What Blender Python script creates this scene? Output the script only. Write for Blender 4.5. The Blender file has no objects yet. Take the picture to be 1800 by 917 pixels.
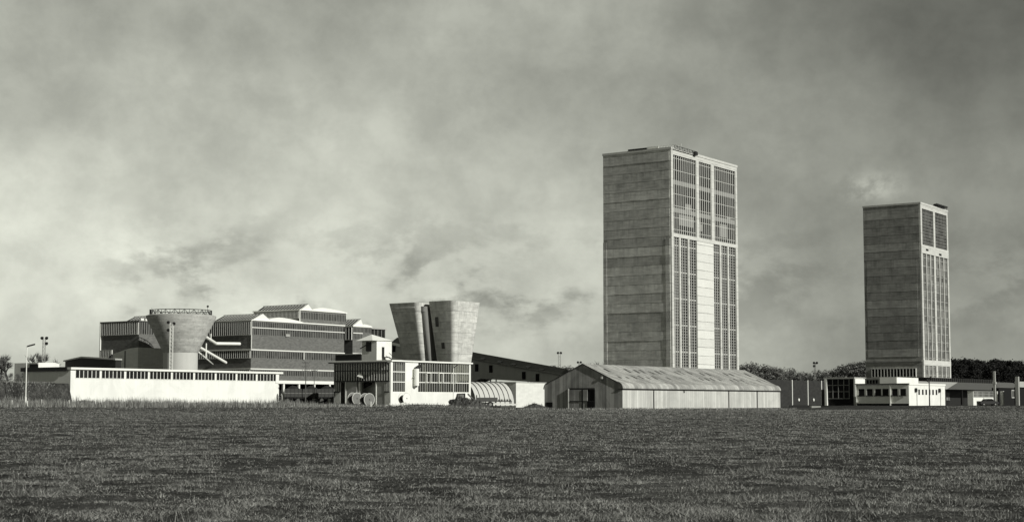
import bpy, math, random
import numpy as np
R_ = math.radians
S = bpy.context.scene
COL = S.collection
rnd = random.Random(7)

# ------------------------------------------------------------------ camera, sky, sun, exposure
EYE = 1.2
F = 2700.0                       # focal length in pixels of an 1800 px wide frame
PITCH = R_(4.5)
HOR = 706.0
CY = HOR - F * math.tan(PITCH)
cam = bpy.data.cameras.new('camera')
camo = bpy.data.objects.new('camera', cam)
COL.objects.link(camo)
cam.sensor_width = 36.0
cam.lens = 36.0 * F / 1800.0
cam.shift_y = (CY - 458.5) / 1800.0
cam.clip_start = 0.5
cam.clip_end = 20000
camo.location = (0, 0, EYE)
camo.rotation_euler = (R_(90) + PITCH, 0, 0)
S.camera = camo

SUN_AZ, SUN_EL = R_(129), R_(26)
sun = bpy.data.lights.new('sun', 'SUN')
sun.energy = 4.3
sun.angle = R_(0.5)
sun.color = (1.0, 0.99, 0.94)
suno = bpy.data.objects.new('sun', sun)
COL.objects.link(suno)
# the lamp shines along its -Z: tilt it back by (90 - elevation), turn it to the azimuth (clockwise from +Y)
suno.rotation_euler = (R_(90) - SUN_EL, 0, math.pi - SUN_AZ)

S.view_settings.view_transform = 'Standard'
S.view_settings.look = 'None'
S.view_settings.exposure = 0.0
S.view_settings.gamma = 1.0

W = bpy.data.worlds.new('World')
S.world = W
W.use_nodes = True
nt = W.node_tree
nt.nodes.clear()
class G:
    """small node-graph writer"""
    def __init__(s, t): s.t = t; s.n = t.nodes; s.l = t.links
    def node(s, ty, **kw):
        n = s.n.new(ty)
        for k, v in kw.items(): setattr(n, k, v)
        return n
    def put(s, inp, v):
        if isinstance(v, bpy.types.NodeSocket): s.l.new(v, inp)
        elif v is not None:
            if isinstance(v, (tuple, list)) and len(v) == 3 and inp.type == 'RGBA': v = (*v, 1)
            inp.default_value = v
    def m(s, op, a, b=None, c=None, clamp=False):
        n = s.node('ShaderNodeMath', operation=op, use_clamp=clamp)
        for i, v in enumerate((a, b, c)):
            if v is not None: s.put(n.inputs[i], v)
        return n.outputs[0]
    def comb(s, x, y, z):
        n = s.node('ShaderNodeCombineXYZ')
        for i, v in enumerate((x, y, z)): s.put(n.inputs[i], v)
        return n.outputs[0]
    def sep(s, v):
        n = s.node('ShaderNodeSeparateXYZ'); s.put(n.inputs[0], v)
        return n.outputs
    def noise(s, vec, scale, detail=4, rough=0.5, dist=0.0):
        n = s.node('ShaderNodeTexNoise')
        s.put(n.inputs['Vector'], vec); n.inputs['Scale'].default_value = scale
        n.inputs['Detail'].default_value = detail; n.inputs['Roughness'].default_value = rough
        n.inputs['Distortion'].default_value = dist
        return n.outputs[0]
    def ramp(s, v, pts, smooth=True):
        n = s.node('ShaderNodeMapRange'); n.interpolation_type = 'SMOOTHSTEP' if smooth else 'LINEAR'
        s.put(n.inputs[0], v)
        for i, k in enumerate(pts): s.put(n.inputs[i + 1], k)
        return n.outputs[0]
    def tint(s, v, t=(1.0, 1.0, 0.9)):
        n = s.node('ShaderNodeCombineColor')
        for i in range(3): s.put(n.inputs[i], s.m('MULTIPLY', v, t[i]))
        return n.outputs[0]

g = G(nt)
sky = g.node('ShaderNodeTexSky')
sky.sky_type = 'NISHITA'
sky.sun_disc = False
sky.sun_elevation = SUN_EL
sky.sun_rotation = SUN_AZ
sky.air_density = 1.0
sky.dust_density = 2.0
bw = g.node('ShaderNodeRGBToBW')
g.l.new(sky.outputs[0], bw.inputs[0])
tc = g.node('ShaderNodeTexCoord')
dx, dy, dz = g.sep(tc.outputs['Generated'])
az = g.m('ARCTAN2', dx, dy)                       # 0 straight ahead, + to the right, radians
el = g.m('ARCSINE', dz)
deg = 57.29578
azd = g.m('MULTIPLY', az, deg)
eld = g.m('MULTIPLY', el, deg)
# broad veil of thin overcast: thicker (paler) to the left and low down
veil_n = g.noise(g.comb(g.m('MULTIPLY', g.m('ADD', azd, g.m('MULTIPLY', eld, 0.5)), 0.13), g.m('MULTIPLY', g.m('SUBTRACT', eld, g.m('MULTIPLY', azd, 0.2)), 0.15), 3.1), 1.0, 5, 0.5, 0.1)
veil_f = g.noise(g.comb(g.m('MULTIPLY', azd, 0.55), g.m('MULTIPLY', eld, 0.6), 8.0), 1.0, 8, 0.65, 0.1)
low = g.ramp(eld, (0.5, 15.5, 1.0, 0.0), False)
right_ = g.ramp(azd, (0.0, 17.5, 1.0, 0.0))
left_ = g.ramp(azd, (-19.0, 0.0, 1.0, 0.0))
top_l = g.m('ADD', 0.12, g.m('ADD', g.m('MULTIPLY', right_, 0.22), g.m('MULTIPLY', left_, 0.02)))
bot_l = g.m('ADD', 0.30, g.m('ADD', g.m('MULTIPLY', right_, 0.20), g.m('MULTIPLY', left_, 0.11)))
lum = g.m('ADD', top_l, g.m('MULTIPLY', low, g.m('SUBTRACT', bot_l, top_l)))
lum = g.m('MULTIPLY', lum, g.ramp(veil_n, (0.3, 0.7, 0.80, 1.22)))
lum = g.m('MULTIPLY', lum, g.ramp(veil_f, (0.3, 0.7, 0.92, 1.08)))
# a bank of torn cumulus low over the works
cl = g.noise(g.comb(g.m('MULTIPLY', azd, 0.20), g.m('MULTIPLY', eld, 0.36), 6.9), 1.0, 8, 0.57, 0.1)
clu = g.noise(g.comb(g.m('ADD', g.m('MULTIPLY', azd, 0.20), 0.06), g.m('ADD', g.m('MULTIPLY', eld, 0.36), -0.22), 6.9), 1.0, 8, 0.57, 0.1)
def bump_mask(v, c, w):
    return g.m('POWER', 2.718, g.m('MULTIPLY', g.m('POWER', g.m('DIVIDE', g.m('SUBTRACT', v, c), w), 2.0), -1.0))
band = g.m('MULTIPLY', bump_mask(eld, 4.3, 1.9), g.ramp(azd, (-16.0, -13.0, 0.0, 1.0)))
band = g.m('MULTIPLY', band, g.ramp(azd, (2.0, 9.0, 1.0, 0.45)))
dens = g.m('MULTIPLY', g.ramp(cl, (0.40, 0.60, 0.0, 1.0)), band)
shade = g.ramp(g.m('SUBTRACT', clu, cl), (-0.07, 0.07, 0.0, 1.0))     # lit top or dark belly
belly = g.m('MULTIPLY', dens, g.m('SUBTRACT', 1.0, shade))
crest = g.m('MULTIPLY', dens, shade)
lum = g.m('MULTIPLY', lum, g.m('SUBTRACT', 1.0, g.m('MULTIPLY', belly, 0.46)))
lum = g.m('MULTIPLY', lum, g.m('ADD', 1.0, g.m('MULTIPLY', crest, 0.20)))
puff = g.m('MULTIPLY', g.m('MULTIPLY', bump_mask(eld, 7.75, 0.55), bump_mask(azd, 13.3, 1.0)), g.ramp(g.noise(g.comb(g.m('MULTIPLY', azd, 0.9), g.m('MULTIPLY', eld, 1.1), 2.0), 1.0, 6, 0.6, 0.2), (0.35, 0.6, 0.2, 1.0)))
lum = g.m('ADD', lum, g.m('MULTIPLY', puff, 0.22))
# normalise by the physical sky so that the clouds sit on its own gradient, darken towards the zenith
high = g.m('MULTIPLY', g.ramp(eld, (16.5, 50.0, 1.0, 0.42)), g.ramp(g.m('ABSOLUTE', azd), (28.0, 75.0, 1.0, 0.60)))
# Nishita luminance low in the north, scaled
nl = g.m('POWER', g.m('MULTIPLY', bw.outputs[0], 0.45), 0.25)
tot = g.m('MULTIPLY', g.m('MULTIPLY', lum, high), g.m('MULTIPLY', nl, 10.0))
bg = g.node('ShaderNodeBackground')
bg.inputs['Strength'].default_value = 0.1
g.l.new(g.tint(tot, (1.0, 1.025, 0.89)), bg.inputs['Color'])
wo = g.node('ShaderNodeOutputWorld')
g.l.new(bg.outputs[0], wo.inputs['Surface'])

# ------------------------------------------------------------------ materials
MATS = {}
TINT = (1.0, 1.01, 0.94)
def mat(name, base, rough=0.85, var=0.12, scale=0.6, fine=0.10, fscale=6.0, vstreak=0.0, lifts=None,
        bump=0.0, bscale=8.0, spec=0.3, metallic=0.0, panel=None, isl=0.0, stain=0.0, brick=None, weather=1.0):
    m_ = bpy.data.materials.new(name); m_.use_nodes = True
    t = m_.node_tree; t.nodes.clear(); q = G(t)
    co = q.node('ShaderNodeTexCoord').outputs['Object']
    x, y, z = q.sep(co)
    v = q.m('ADD', 1.0 - var, q.m('MULTIPLY', q.noise(co, scale, 5, 0.6), 2 * var))
    v = q.m('MULTIPLY', v, q.m('ADD', 1.0 - fine, q.m('MULTIPLY', q.noise(co, fscale, 3, 0.6), 2 * fine)))
    u = q.m('ADD', x, q.m('MULTIPLY', y, 1.0))
    h = None
    if vstreak:
        s1 = q.noise(q.comb(q.m('MULTIPLY', x, 1.6), q.m('MULTIPLY', y, 1.6), q.m('MULTIPLY', z, 0.07)), 1.0, 4, 0.6)
        v = q.m('MULTIPLY', v, q.m('ADD', 1.0 - vstreak, q.m('MULTIPLY', s1, 2 * vstreak)))
    if stain:
        s2 = q.noise(co, 0.18, 6, 0.7, 1.0)
        v = q.m('MULTIPLY', v, q.ramp(s2, (0.42, 0.66, 1.0, 1.0 - stain)))
    if lifts:
        lh, amp, seed = lifts
        wob = q.m('MULTIPLY', q.m('SUBTRACT', q.noise(co, 0.35, 3), 0.5), 0.16 * lh)
        zi = q.m('DIVIDE', q.m('ADD', z, wob), lh)
        row = q.m('FLOOR', zi)
        wn = q.node('ShaderNodeTexWhiteNoise', noise_dimensions='1D')
        q.put(wn.inputs['W'], q.m('ADD', row, seed))
        v = q.m('MULTIPLY', v, q.m('ADD', 1.0 - amp, q.m('MULTIPLY', wn.outputs[0], 2 * amp)))
        wn2 = q.node('ShaderNodeTexWhiteNoise', noise_dimensions='2D')      # each pour panel a little different
        col = q.m('FLOOR', q.m('ADD', q.m('DIVIDE', u, 3.4), q.m('MULTIPLY', wn.outputs[0], 3.0)))
        q.put(wn2.inputs['Vector'], q.comb(col, row, 0.0))
        v = q.m('MULTIPLY', v, q.m('ADD', 1.0 - amp * 0.35, q.m('MULTIPLY', wn2.outputs[0], 0.7 * amp)))
        fr = q.m('FRACT', zi)
        jw = q.m('ADD', 0.03, q.m('MULTIPLY', q.noise(co, 0.5, 2), 0.05))
        j = q.m('LESS_THAN', fr, jw)
        br = q.ramp(q.noise(co, 0.4, 3), (0.35, 0.6, 0.2, 1.0))
        v = q.m('MULTIPLY', v, q.m('SUBTRACT', 1.0, q.m('MULTIPLY', q.m('MULTIPLY', j, br), 0.42)))
        # faint horizontal grain of the shuttering boards
        bd = q.noise(q.comb(q.m('MULTIPLY', x, 0.25), q.m('MULTIPLY', y, 0.25), q.m('MULTIPLY', z, 5.0)), 1.0, 3, 0.5)
        v = q.m('MULTIPLY', v, q.m('ADD', 0.9, q.m('MULTIPLY', bd, 0.2)))
        sub = q.m('LESS_THAN', q.m('FRACT', q.m('MULTIPLY', zi, 3.0)), 0.10)
        v = q.m('MULTIPLY', v, q.m('SUBTRACT', 1.0, q.m('MULTIPLY', q.m('MULTIPLY', sub, q.ramp(q.noise(co, 0.9, 3), (.4, .6, 0.0, 1.0))), 0.16)))
        run = q.noise(q.comb(q.m('MULTIPLY', x, 1.1), q.m('MULTIPLY', y, 1.1), q.m('MULTIPLY', row, 0.9)), 1.0, 4, 0.65)      # run-off below the joints
        v = q.m('MULTIPLY', v, q.m('SUBTRACT', 1.0, q.m('MULTIPLY', q.m('MULTIPLY', q.ramp(run, (.45, .68, 0.0, 1.0)), fr), 0.30 * weather)))
        pat = q.noise(q.comb(q.m('MULTIPLY', x, .35), q.m('MULTIPLY', y, .35), q.m('MULTIPLY', z, 1.3)), 1.0, 7, 0.7)
        v = q.m('MULTIPLY', v, q.ramp(pat, (.3, .7, 1 - .18 * weather, 1 + .18 * weather)))
        h = bd
    if panel:
        pw, amp = panel
        wn = q.node('ShaderNodeTexWhiteNoise', noise_dimensions='1D')
        q.put(wn.inputs['W'], q.m('FLOOR', q.m('DIVIDE', u, pw)))
        v = q.m('MULTIPLY', v, q.m('ADD', 1.0 - amp, q.m('MULTIPLY', wn.outputs[0], 2 * amp)))
        j = q.m('LESS_THAN', q.m('FRACT', q.m('DIVIDE', u, pw)), 0.09)
        v = q.m('MULTIPLY', v, q.m('SUBTRACT', 1.0, q.m('MULTIPLY', j, 0.3)))
        h = q.m('SINE', q.m('MULTIPLY', u, 6.2832 / 0.24))
    if brick:
        bh, amp = brick
        wn = q.node('ShaderNodeTexWhiteNoise', noise_dimensions='3D')
        rw = q.m('FLOOR', q.m('DIVIDE', z, bh))
        q.put(wn.inputs['Vector'], q.comb(q.m('FLOOR', q.m('ADD', q.m('DIVIDE', u, bh * 2.6), q.m('MULTIPLY', rw, 0.5))), rw, 0.0))
        v = q.m('MULTIPLY', v, q.m('ADD', 1.0 - amp, q.m('MULTIPLY', wn.outputs[0], 2 * amp)))
    if isl:
        ge = q.node('ShaderNodeNewGeometry')
        v = q.m('MULTIPLY', v, q.m('ADD', 1.0 - isl, q.m('MULTIPLY', ge.outputs['Random Per Island'], 2 * isl)))
    b = q.node('ShaderNodeBsdfPrincipled')
    q.l.new(q.tint(q.m('MULTIPLY', v, base), TINT), b.inputs['Base Color'])
    b.inputs['Roughness'].default_value = rough
    b.inputs['Metallic'].default_value = metallic
    b.inputs['Specular IOR Level'].default_value = spec
    if bump:
        bn = q.node('ShaderNodeBump'); bn.inputs['Strength'].default_value = bump
        bn.inputs['Distance'].default_value = 0.1
        q.put(bn.inputs['Height'], h if h is not None else q.noise(co, bscale, 4))
        q.l.new(bn.outputs[0], b.inputs['Normal'])
    o = q.node('ShaderNodeOutputMaterial'); q.l.new(b.outputs[0], o.inputs[0])
    MATS[name] = m_
    return m_
conc_a = mat('board_marked_concrete', 0.54, var=.08, scale=.25, vstreak=.16, lifts=(2.05, .20, 3.0), bump=.25, stain=.18)
conc_b = mat('dark_board_marked_concrete', 0.33, var=.10, scale=.25, vstreak=.18, lifts=(2.25, .28, 31.0), bump=.25, stain=.2)
conc_w = mat('pale_concrete', 0.55, var=.06, vstreak=.10, lifts=(1.9, .05, 11.0), weather=.5)
conc_s = mat('clean_pale_concrete', 0.66, var=.04, vstreak=.04, lifts=(1.9, .05, 11.0), weather=.15)
conc_t = mat('tank_concrete', 0.45, var=.10, vstreak=.12, lifts=(0.8, .07, 5.0), bump=.15)
conc_h = mat('hopper_concrete', 0.58, var=.16, vstreak=.2, lifts=(2.4, .09, 17.0), bump=.15, stain=.22)
conc_p = mat('plain_concrete', 0.38, var=.12, vstreak=.1)
white = mat('white_render', 0.78, var=.05, fine=.03, vstreak=.09, scale=.4, stain=.10)
white2 = mat('white_paint', 0.78, var=.04, fine=.03)
blockw = mat('pale_blockwork', 0.66, var=.07, vstreak=.06, brick=(.45, .06), scale=1.2)
brick = mat('dark_brick', 0.135, var=.10, brick=(.30, .16), scale=.5, vstreak=.08)
brick2 = mat('wall_brick', 0.028, var=.18, brick=(.35, .2), scale=.5, vstreak=.12)
grey_r = mat('grey_render', 0.36, var=.10, vstreak=.08)
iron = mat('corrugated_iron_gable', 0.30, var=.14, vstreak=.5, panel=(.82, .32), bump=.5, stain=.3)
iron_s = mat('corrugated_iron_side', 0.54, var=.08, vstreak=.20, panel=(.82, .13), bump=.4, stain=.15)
iron_r = mat('weathered_roof_sheet', 0.40, var=.24, vstreak=.20, panel=(1.05, .22), bump=.4, stain=.35)
dark = mat('dark_paint', 0.022, rough=.5)
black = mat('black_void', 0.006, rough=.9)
dgrey = mat('dark_grey_sheet', 0.07, var=.2, panel=(.8, .2))
roofd = mat('felt_roof', 0.10, var=.2)
metal = mat('galvanised_steel', 0.30, rough=.5, metallic=.3)
wood = mat('weathered_timber', 0.30, var=.25, vstreak=.2)
timber_p = mat('pale_timber', 0.62, var=.15)
earth = mat('rough_earth', 0.06, var=.35, scale=1.5, bump=.8, bscale=3.0)
bark = mat('bark', 0.06, var=.2)
twig = mat('bare_twigs', 0.11, isl=.6, var=.1)
leafd = mat('dark_conifer_foliage', 0.020, isl=.5)
coal = mat('coal', 0.018, var=.4, scale=3.0)
rubber = mat('rubber', 0.02)
fin = mat('pale_window_fin', 0.62, var=.05)
fin_d = mat('grey_window_fin', 0.34, var=.08)
fin_m = mat('mid_window_fin', 0.22, var=.08)
roofw = mat('white_roof_sheet', 0.78, var=.07, vstreak=.06, rough=.6)
def glass(name, base=.012, rough=.12, clear=0.0, spec=.5):
    m_ = bpy.data.materials.new(name); m_.use_nodes = True
    t = m_.node_tree; t.nodes.clear(); q = G(t)
    co = q.node('ShaderNodeTexCoord').outputs['Object']
    x, y, z = q.sep(co)
    wn = q.node('ShaderNodeTexWhiteNoise', noise_dimensions='3D')
    q.put(wn.inputs['Vector'], q.comb(q.m('FLOOR', q.m('MULTIPLY', q.m('ADD', x, y), .9)), q.m('FLOOR', q.m('MULTIPLY', z, .6)), 0.0))
    b = q.node('ShaderNodeBsdfPrincipled')
    q.l.new(q.tint(q.m('MULTIPLY', base, q.m('ADD', .4, q.m('MULTIPLY', wn.outputs[0], 1.3))), TINT), b.inputs['Base Color'])
    b.inputs['Roughness'].default_value = rough
    b.inputs['Specular IOR Level'].default_value = spec
    bn = q.node('ShaderNodeBump'); bn.inputs['Strength'].default_value = .08; bn.inputs['Distance'].default_value = .05
    q.put(bn.inputs['Height'], q.noise(co, .8, 2)); q.l.new(bn.outputs[0], b.inputs['Normal'])
    o = q.node('ShaderNodeOutputMaterial')
    if clear:
        tr = q.node('ShaderNodeBsdfTransparent'); mx = q.node('ShaderNodeMixShader')
        tr.inputs[0].default_value = (.85, .86, .8, 1)
        mx.inputs[0].default_value = 1 - clear
        q.l.new(tr.outputs[0], mx.inputs[1]); q.l.new(b.outputs[0], mx.inputs[2])
        q.l.new(mx.outputs[0], o.inputs[0])
    else:
        q.l.new(b.outputs[0], o.inputs[0])
    return m_
gl_dark = glass('dark_window_glass', .015)
gl_mid = glass('dusty_window_glass', .07, .3)
gl_pale = glass('pale_louvre_glass', .15, .4)
gl_clear = glass('clear_factory_glass', .05, .2, clear=.62)
gl_roof = glass('roof_glass', .02, .6, spec=.15)
gl_plant = glass('plant_window_glass', .035, .3)

# ------------------------------------------------------------------ mesh writer and scene tree
class MB:
    def __init__(s): s.v = []; s.f = []
    def add(s, vs, fs):
        n = len(s.v); s.v += [tuple(p) for p in vs]; s.f += [tuple(n + i for i in f) for f in fs]; return s
    def box(s, x0, x1, y0, y1, z0, z1):
        if x0 > x1: x0, x1 = x1, x0
        if y0 > y1: y0, y1 = y1, y0
        if z0 > z1: z0, z1 = z1, z0
        return s.add([(x0,y0,z0),(x1,y0,z0),(x1,y1,z0),(x0,y1,z0),(x0,y0,z1),(x1,y0,z1),(x1,y1,z1),(x0,y1,z1)],
              [(0,3,2,1),(4,5,6,7),(0,1,5,4),(1,2,6,5),(2,3,7,6),(3,0,4,7)])
    def fb(s, face, pl, a0, a1, z0, z1, o0, o1):
        """box on a wall: face 'R' is the plane y=pl (outward -y), 'L' the plane x=pl (outward -x)"""
        if face == 'R': return s.box(a0, a1, pl - o1, pl - o0, z0, z1)
        return s.box(pl - o1, pl - o0, a0, a1, z0, z1)
    def prism(s, pts, axis, c0, c1):
        """pts polygon; axis 'x': pts are (y,z); 'y': (x,z); 'z': (x,y)"""
        n = len(pts)
        def P(p, c):
            return (c, p[0], p[1]) if axis == 'x' else (p[0], c, p[1]) if axis == 'y' else (p[0], p[1], c)
        vs = [P(p, c0) for p in pts] + [P(p, c1) for p in pts]
        fs = [tuple(range(n))[::-1], tuple(range(n, 2 * n))] + [(i, (i + 1) % n, n + (i + 1) % n, n + i) for i in range(n)]
        return s.add(vs, fs)
    def tube(s, p0, p1, r0, r1=None, n=8, cap=True):
        r1 = r0 if r1 is None else r1
        p0 = np.array(p0, float); p1 = np.array(p1, float); d = p1 - p0; L = np.linalg.norm(d)
        if L < 1e-6: return s
        d /= L; a = np.cross(d, (0, 0, 1) if abs(d[2]) < .9 else (1, 0, 0)); a /= np.linalg.norm(a); b = np.cross(d, a)
        vs = []
        for p, r in ((p0, r0), (p1, r1)):
            for i in range(n):
                t = 2 * math.pi * i / n; vs.append(p + r * (math.cos(t) * a + math.sin(t) * b))
        fs = [(i, (i + 1) % n, n + (i + 1) % n, n + i) for i in range(n)]
        if cap: fs += [tuple(range(n))[::-1], tuple(range(n, 2 * n))]
        return s.add(vs, fs)
    def path(s, pts, r, n=8):
        for a, b in zip(pts[:-1], pts[1:]): s.tube(a, b, r, n=n)
        for p in pts[1:-1]: s.ball(p, r, n)
        return s
    def ball(s, c, r, n=8, sz=1.0):
        rings = max(4, n // 2); vs = []; fs = []
        for j in range(rings + 1):
            ph = math.pi * j / rings
            for i in range(n):
                t = 2 * math.pi * i / n
                vs.append((c[0] + r * math.sin(ph) * math.cos(t), c[1] + r * math.sin(ph) * math.sin(t), c[2] + r * sz * math.cos(ph)))
        for j in range(rings):
            for i in range(n): fs.append((j*n+i, (j+1)*n+i, (j+1)*n+(i+1) % n, j*n+(i+1) % n))
        return s.add(vs, fs)
    def lathe(s, prof, c=(0, 0), n=48):
        vs = []; fs = []
        for r, z in prof:
            for i in range(n):
                t = 2 * math.pi * i / n; vs.append((c[0] + r * math.cos(t), c[1] + r * math.sin(t), z))
        for j in range(len(prof) - 1):
            for i in range(n): fs.append((j*n+i, j*n+(i+1) % n, (j+1)*n+(i+1) % n, (j+1)*n+i))
        return s.add(vs, fs)
    def build(s, name, m_, parent=None, smooth=False, bevel=0):
        me = bpy.data.meshes.new(name); me.from_pydata(s.v, [], s.f); me.update()
        if m_: me.materials.append(m_)
        if smooth:
            me.polygons.foreach_set('use_smooth', [True] * len(me.polygons))
            try: me.set_sharp_from_angle(angle=R_(40))
            except Exception: pass
        o = bpy.data.objects.new(name, me); COL.objects.link(o)
        if parent is not None: o.parent = parent
        return o
def tag(o, label=None, cat=None, group=None, kind=None):
    if label: o['label'] = label
    if cat: o['category'] = cat
    if group: o['group'] = group
    if kind: o['kind'] = kind
    return o
def thing(name, label, cat, loc, rz=0.0, group=None):
    o = bpy.data.objects.new(name, None); COL.objects.link(o)
    o.location = loc; o.rotation_euler = (0, 0, rz); o.empty_display_size = .5
    return tag(o, label, cat, group)
def dup(root, loc=None, rz=None, scale=None, label=None):
    def cp(o, parent):
        c = o.copy(); COL.objects.link(c)
        if parent is not None: c.parent = parent
        for ch in list(o.children): cp(ch, c)
        return c
    r = cp(root, None)
    if loc is not None: r.location = loc
    if rz is not None: r.rotation_euler = (0, 0, rz)
    if scale is not None: r.scale = scale
    if label: r['label'] = label
    return r

AZ = R_(34.4)                                    # the works stand on one grid, turned 34 degrees to the view
RX = (math.sin(AZ), math.cos(AZ)); LX = (-math.cos(AZ), math.sin(AZ))
GR = R_(90) - AZ
KX = lambda px: (px - 900) / F * math.cos(PITCH)
def zrow(py, Y):
    v = (CY - py) / F
    return EYE + Y * (math.sin(PITCH) + v * math.cos(PITCH)) / (math.cos(PITCH) - v * math.sin(PITCH))
class Fr:
    """a plot on the grid: origin at the near corner, local x along the sunlit wall, local y along the shaded wall"""
    def __init__(s, px, D): s.c = (KX(px) * D, D)
    def w(s, x, y): return (s.c[0] + RX[0]*x + LX[0]*y, s.c[1] + RX[1]*x + LX[1]*y)
    def rx(s, px, y0=0.0):
        k = KX(px); cx, cy = s.w(0, y0); return (k*cy - cx) / (RX[0] - k*RX[1])
    def ly(s, px, x0=0.0):
        k = KX(px); cx, cy = s.w(x0, 0); return (k*cy - cx) / (LX[0] - k*LX[1])
    def z(s, py, x=0.0, y=0.0): return zrow(py, s.w(x, y)[1])
    def thing(s, name, label, cat, group=None): return thing(name, label, cat, (s.c[0], s.c[1], 0), GR, group)
def window(root, face, pl, a0, a1, z0, z1, nv, hs=(), fw=.14, fd=.16, bar=.10, fm=None, gm=None, border=.12, name='window'):
    """a glazed opening: frame and mullions, with one pane behind"""
    f = MB()
    if border:
        f.fb(face, pl, a0, a1, z1 - border, z1, 0, fd); f.fb(face, pl, a0, a1, z0, z0 + border, 0, fd)
        f.fb(face, pl, a0, a0 + border, z0 + border, z1 - border, 0, fd); f.fb(face, pl, a1 - border, a1, z0 + border, z1 - border, 0, fd)
    for i in range(1, nv):
        a = a0 + (a1 - a0) * i / nv
        f.fb(face, pl, a - fw / 2, a + fw / 2, z0 + border, z1 - border, .03, fd - .003)
    for h in hs:
        z = z0 + (z1 - z0) * h
        f.fb(face, pl, a0 + border, a1 - border, z - bar / 2, z + bar / 2, .03, fd * .7)
    o = f.build(name, fm or fin, root)
    MB().fb(face, pl, a0 + .02, a1 - .02, z0 + .02, z1 - .02, .002, .028).build('pane', gm or gl_dark, o)
    return o

# ------------------------------------------------------------------ ground
def sst(a, b, x):
    t = np.clip((x - a) / (b - a), 0, 1); return t * t * (3 - 2 * t)
WB = Fr(123, 255)                                 # the long white building, needed for the bank beside it
def gz(X, Y):
    X = np.asarray(X, float); Y = np.asarray(Y, float)
    field = np.interp(Y, [-60, 22, 60, 120, 200, 240], [-.6, -.5, -.36, -.18, .0, .05])
    side = .5 - .5 * sst(-14, 0, X) + .5 * sst(58, 68, X)
    z = field + (side - .05) * sst(185, 236, Y)
    dxx, dyy = X - WB.c[0], Y - WB.c[1]
    lx = dxx * RX[0] + dyy * RX[1]; ly_ = dxx * LX[0] + dyy * LX[1]
    bank = (1 - sst(-.7, -.1, lx)) * sst(-1.6, -.3, ly_) * (1 - sst(45, 70, ly_))
    bank2 = sst(236, 252, Y) * (1 - sst(-82, -74, X)) * (1 - sst(330, 380, Y))
    z = z + 3.75 * np.maximum(bank, bank2)
    z = z + 6.0 * sst(430, 560, Y) * sst(60, 110, X) + 2.0 * sst(420, 600, Y)
    z = z + 8 * sst(900, 2500, Y)
    return z
def vnoise(X, Y, s, seed=0):
    """cheap smooth value noise"""
    rs = np.random.RandomState(seed); T = rs.rand(256, 256)
    x = X / s; y = Y / s; xi = np.floor(x).astype(int); yi = np.floor(y).astype(int)
    fx = x - xi; fy = y - yi; fx = fx*fx*(3-2*fx); fy = fy*fy*(3-2*fy)
    a = T[xi % 256, yi % 256]; b = T[(xi+1) % 256, yi % 256]; c = T[xi % 256, (yi+1) % 256]; d = T[(xi+1) % 256, (yi+1) % 256]
    return a*(1-fx)*(1-fy) + b*fx*(1-fy) + c*(1-fx)*fy + d*fx*fy
def bumps(X, Y):
    near = 1 - sst(170, 240, Y)
    return near * (.12 * (vnoise(X, Y, 6.3, 1) - .5) + .05 * (vnoise(X, Y, 2.1, 2) - .5) + .09 * (vnoise(X, Y, .8, 3) - .5)) * (1 - .5*sst(60, 180, Y))
xs = []; x = 0.0; st = .22
while x < 2600:
    xs.append(x); x += st
    if x > 14: st *= 1.022
xs = np.array([-a for a in xs[:0:-1]] + xs)
ys = []; y = -40.0
while y < 6000:
    ys.append(y)
    y += 2.5 if y < 10 else .2 if y < 40 else max(.2, min((y - 30) * .012 + .1, y * .02))
ys = np.array(ys)
xs = np.unique(np.round(np.concatenate([xs, np.arange(-84, -69, .25)]), 3)); ys = np.unique(np.round(np.concatenate([ys, np.arange(249, 258, .25)]), 3))
XX, YY = np.meshgrid(xs, ys)
ZZ = gz(XX, YY) + bumps(XX, YY)
nx, ny = len(xs), len(ys)
me = bpy.data.meshes.new('ground')
me.vertices.add(nx * ny)
me.vertices.foreach_set('co', np.stack([XX, YY, ZZ], -1).reshape(-1).astype(np.float32))
ii = (np.arange(ny - 1)[:, None] * nx + np.arange(nx - 1)[None, :]).reshape(-1)
quads = np.stack([ii, ii + 1, ii + nx + 1, ii + nx], -1).reshape(-1)
me.loops.add(len(quads)); me.loops.foreach_set('vertex_index', quads.astype(np.int32))
me.polygons.add(len(ii)); me.polygons.foreach_set('loop_start', (np.arange(len(ii)) * 4).astype(np.int32))
me.polygons.foreach_set('use_smooth', np.ones(len(ii), bool))
me.update(); me.validate()
gm_ = bpy.data.materials.new('pasture_ground'); gm_.use_nodes = True
t = gm_.node_tree; t.nodes.clear(); q = G(t)
co = q.node('ShaderNodeTexCoord').outputs['Object']
n1 = q.noise(co, .35, 6, .65); n2 = q.noise(co, 2.6, 5, .7); n3 = q.noise(co, 14.0, 3, .7); n0 = q.noise(co, .05, 3, .5)
v = q.ramp(n1, (.3, .7, .55, 1.35)); v = q.m('MULTIPLY', v, q.ramp(n2, (.3, .7, .45, 1.5))); v = q.m('MULTIPLY', v, q.ramp(n3, (.3, .7, .5, 1.5)))
v = q.m('MULTIPLY', v, q.ramp(n0, (.3, .7, .8, 1.2)))
b = q.node('ShaderNodeBsdfPrincipled'); b.inputs['Roughness'].default_value = 1.0; b.inputs['Specular IOR Level'].default_value = .1
q.l.new(q.tint(q.m('MULTIPLY', v, .052), TINT), b.inputs['Base Color'])
bn = q.node('ShaderNodeBump'); bn.inputs['Strength'].default_value = .9; bn.inputs['Distance'].default_value = .12
q.put(bn.inputs['Height'], q.m('ADD', n2, q.m('MULTIPLY', n3, .5))); q.l.new(bn.outputs[0], b.inputs['Normal'])
o = q.node('ShaderNodeOutputMaterial'); q.l.new(b.outputs[0], o.inputs[0])
me.materials.append(gm_)
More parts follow.
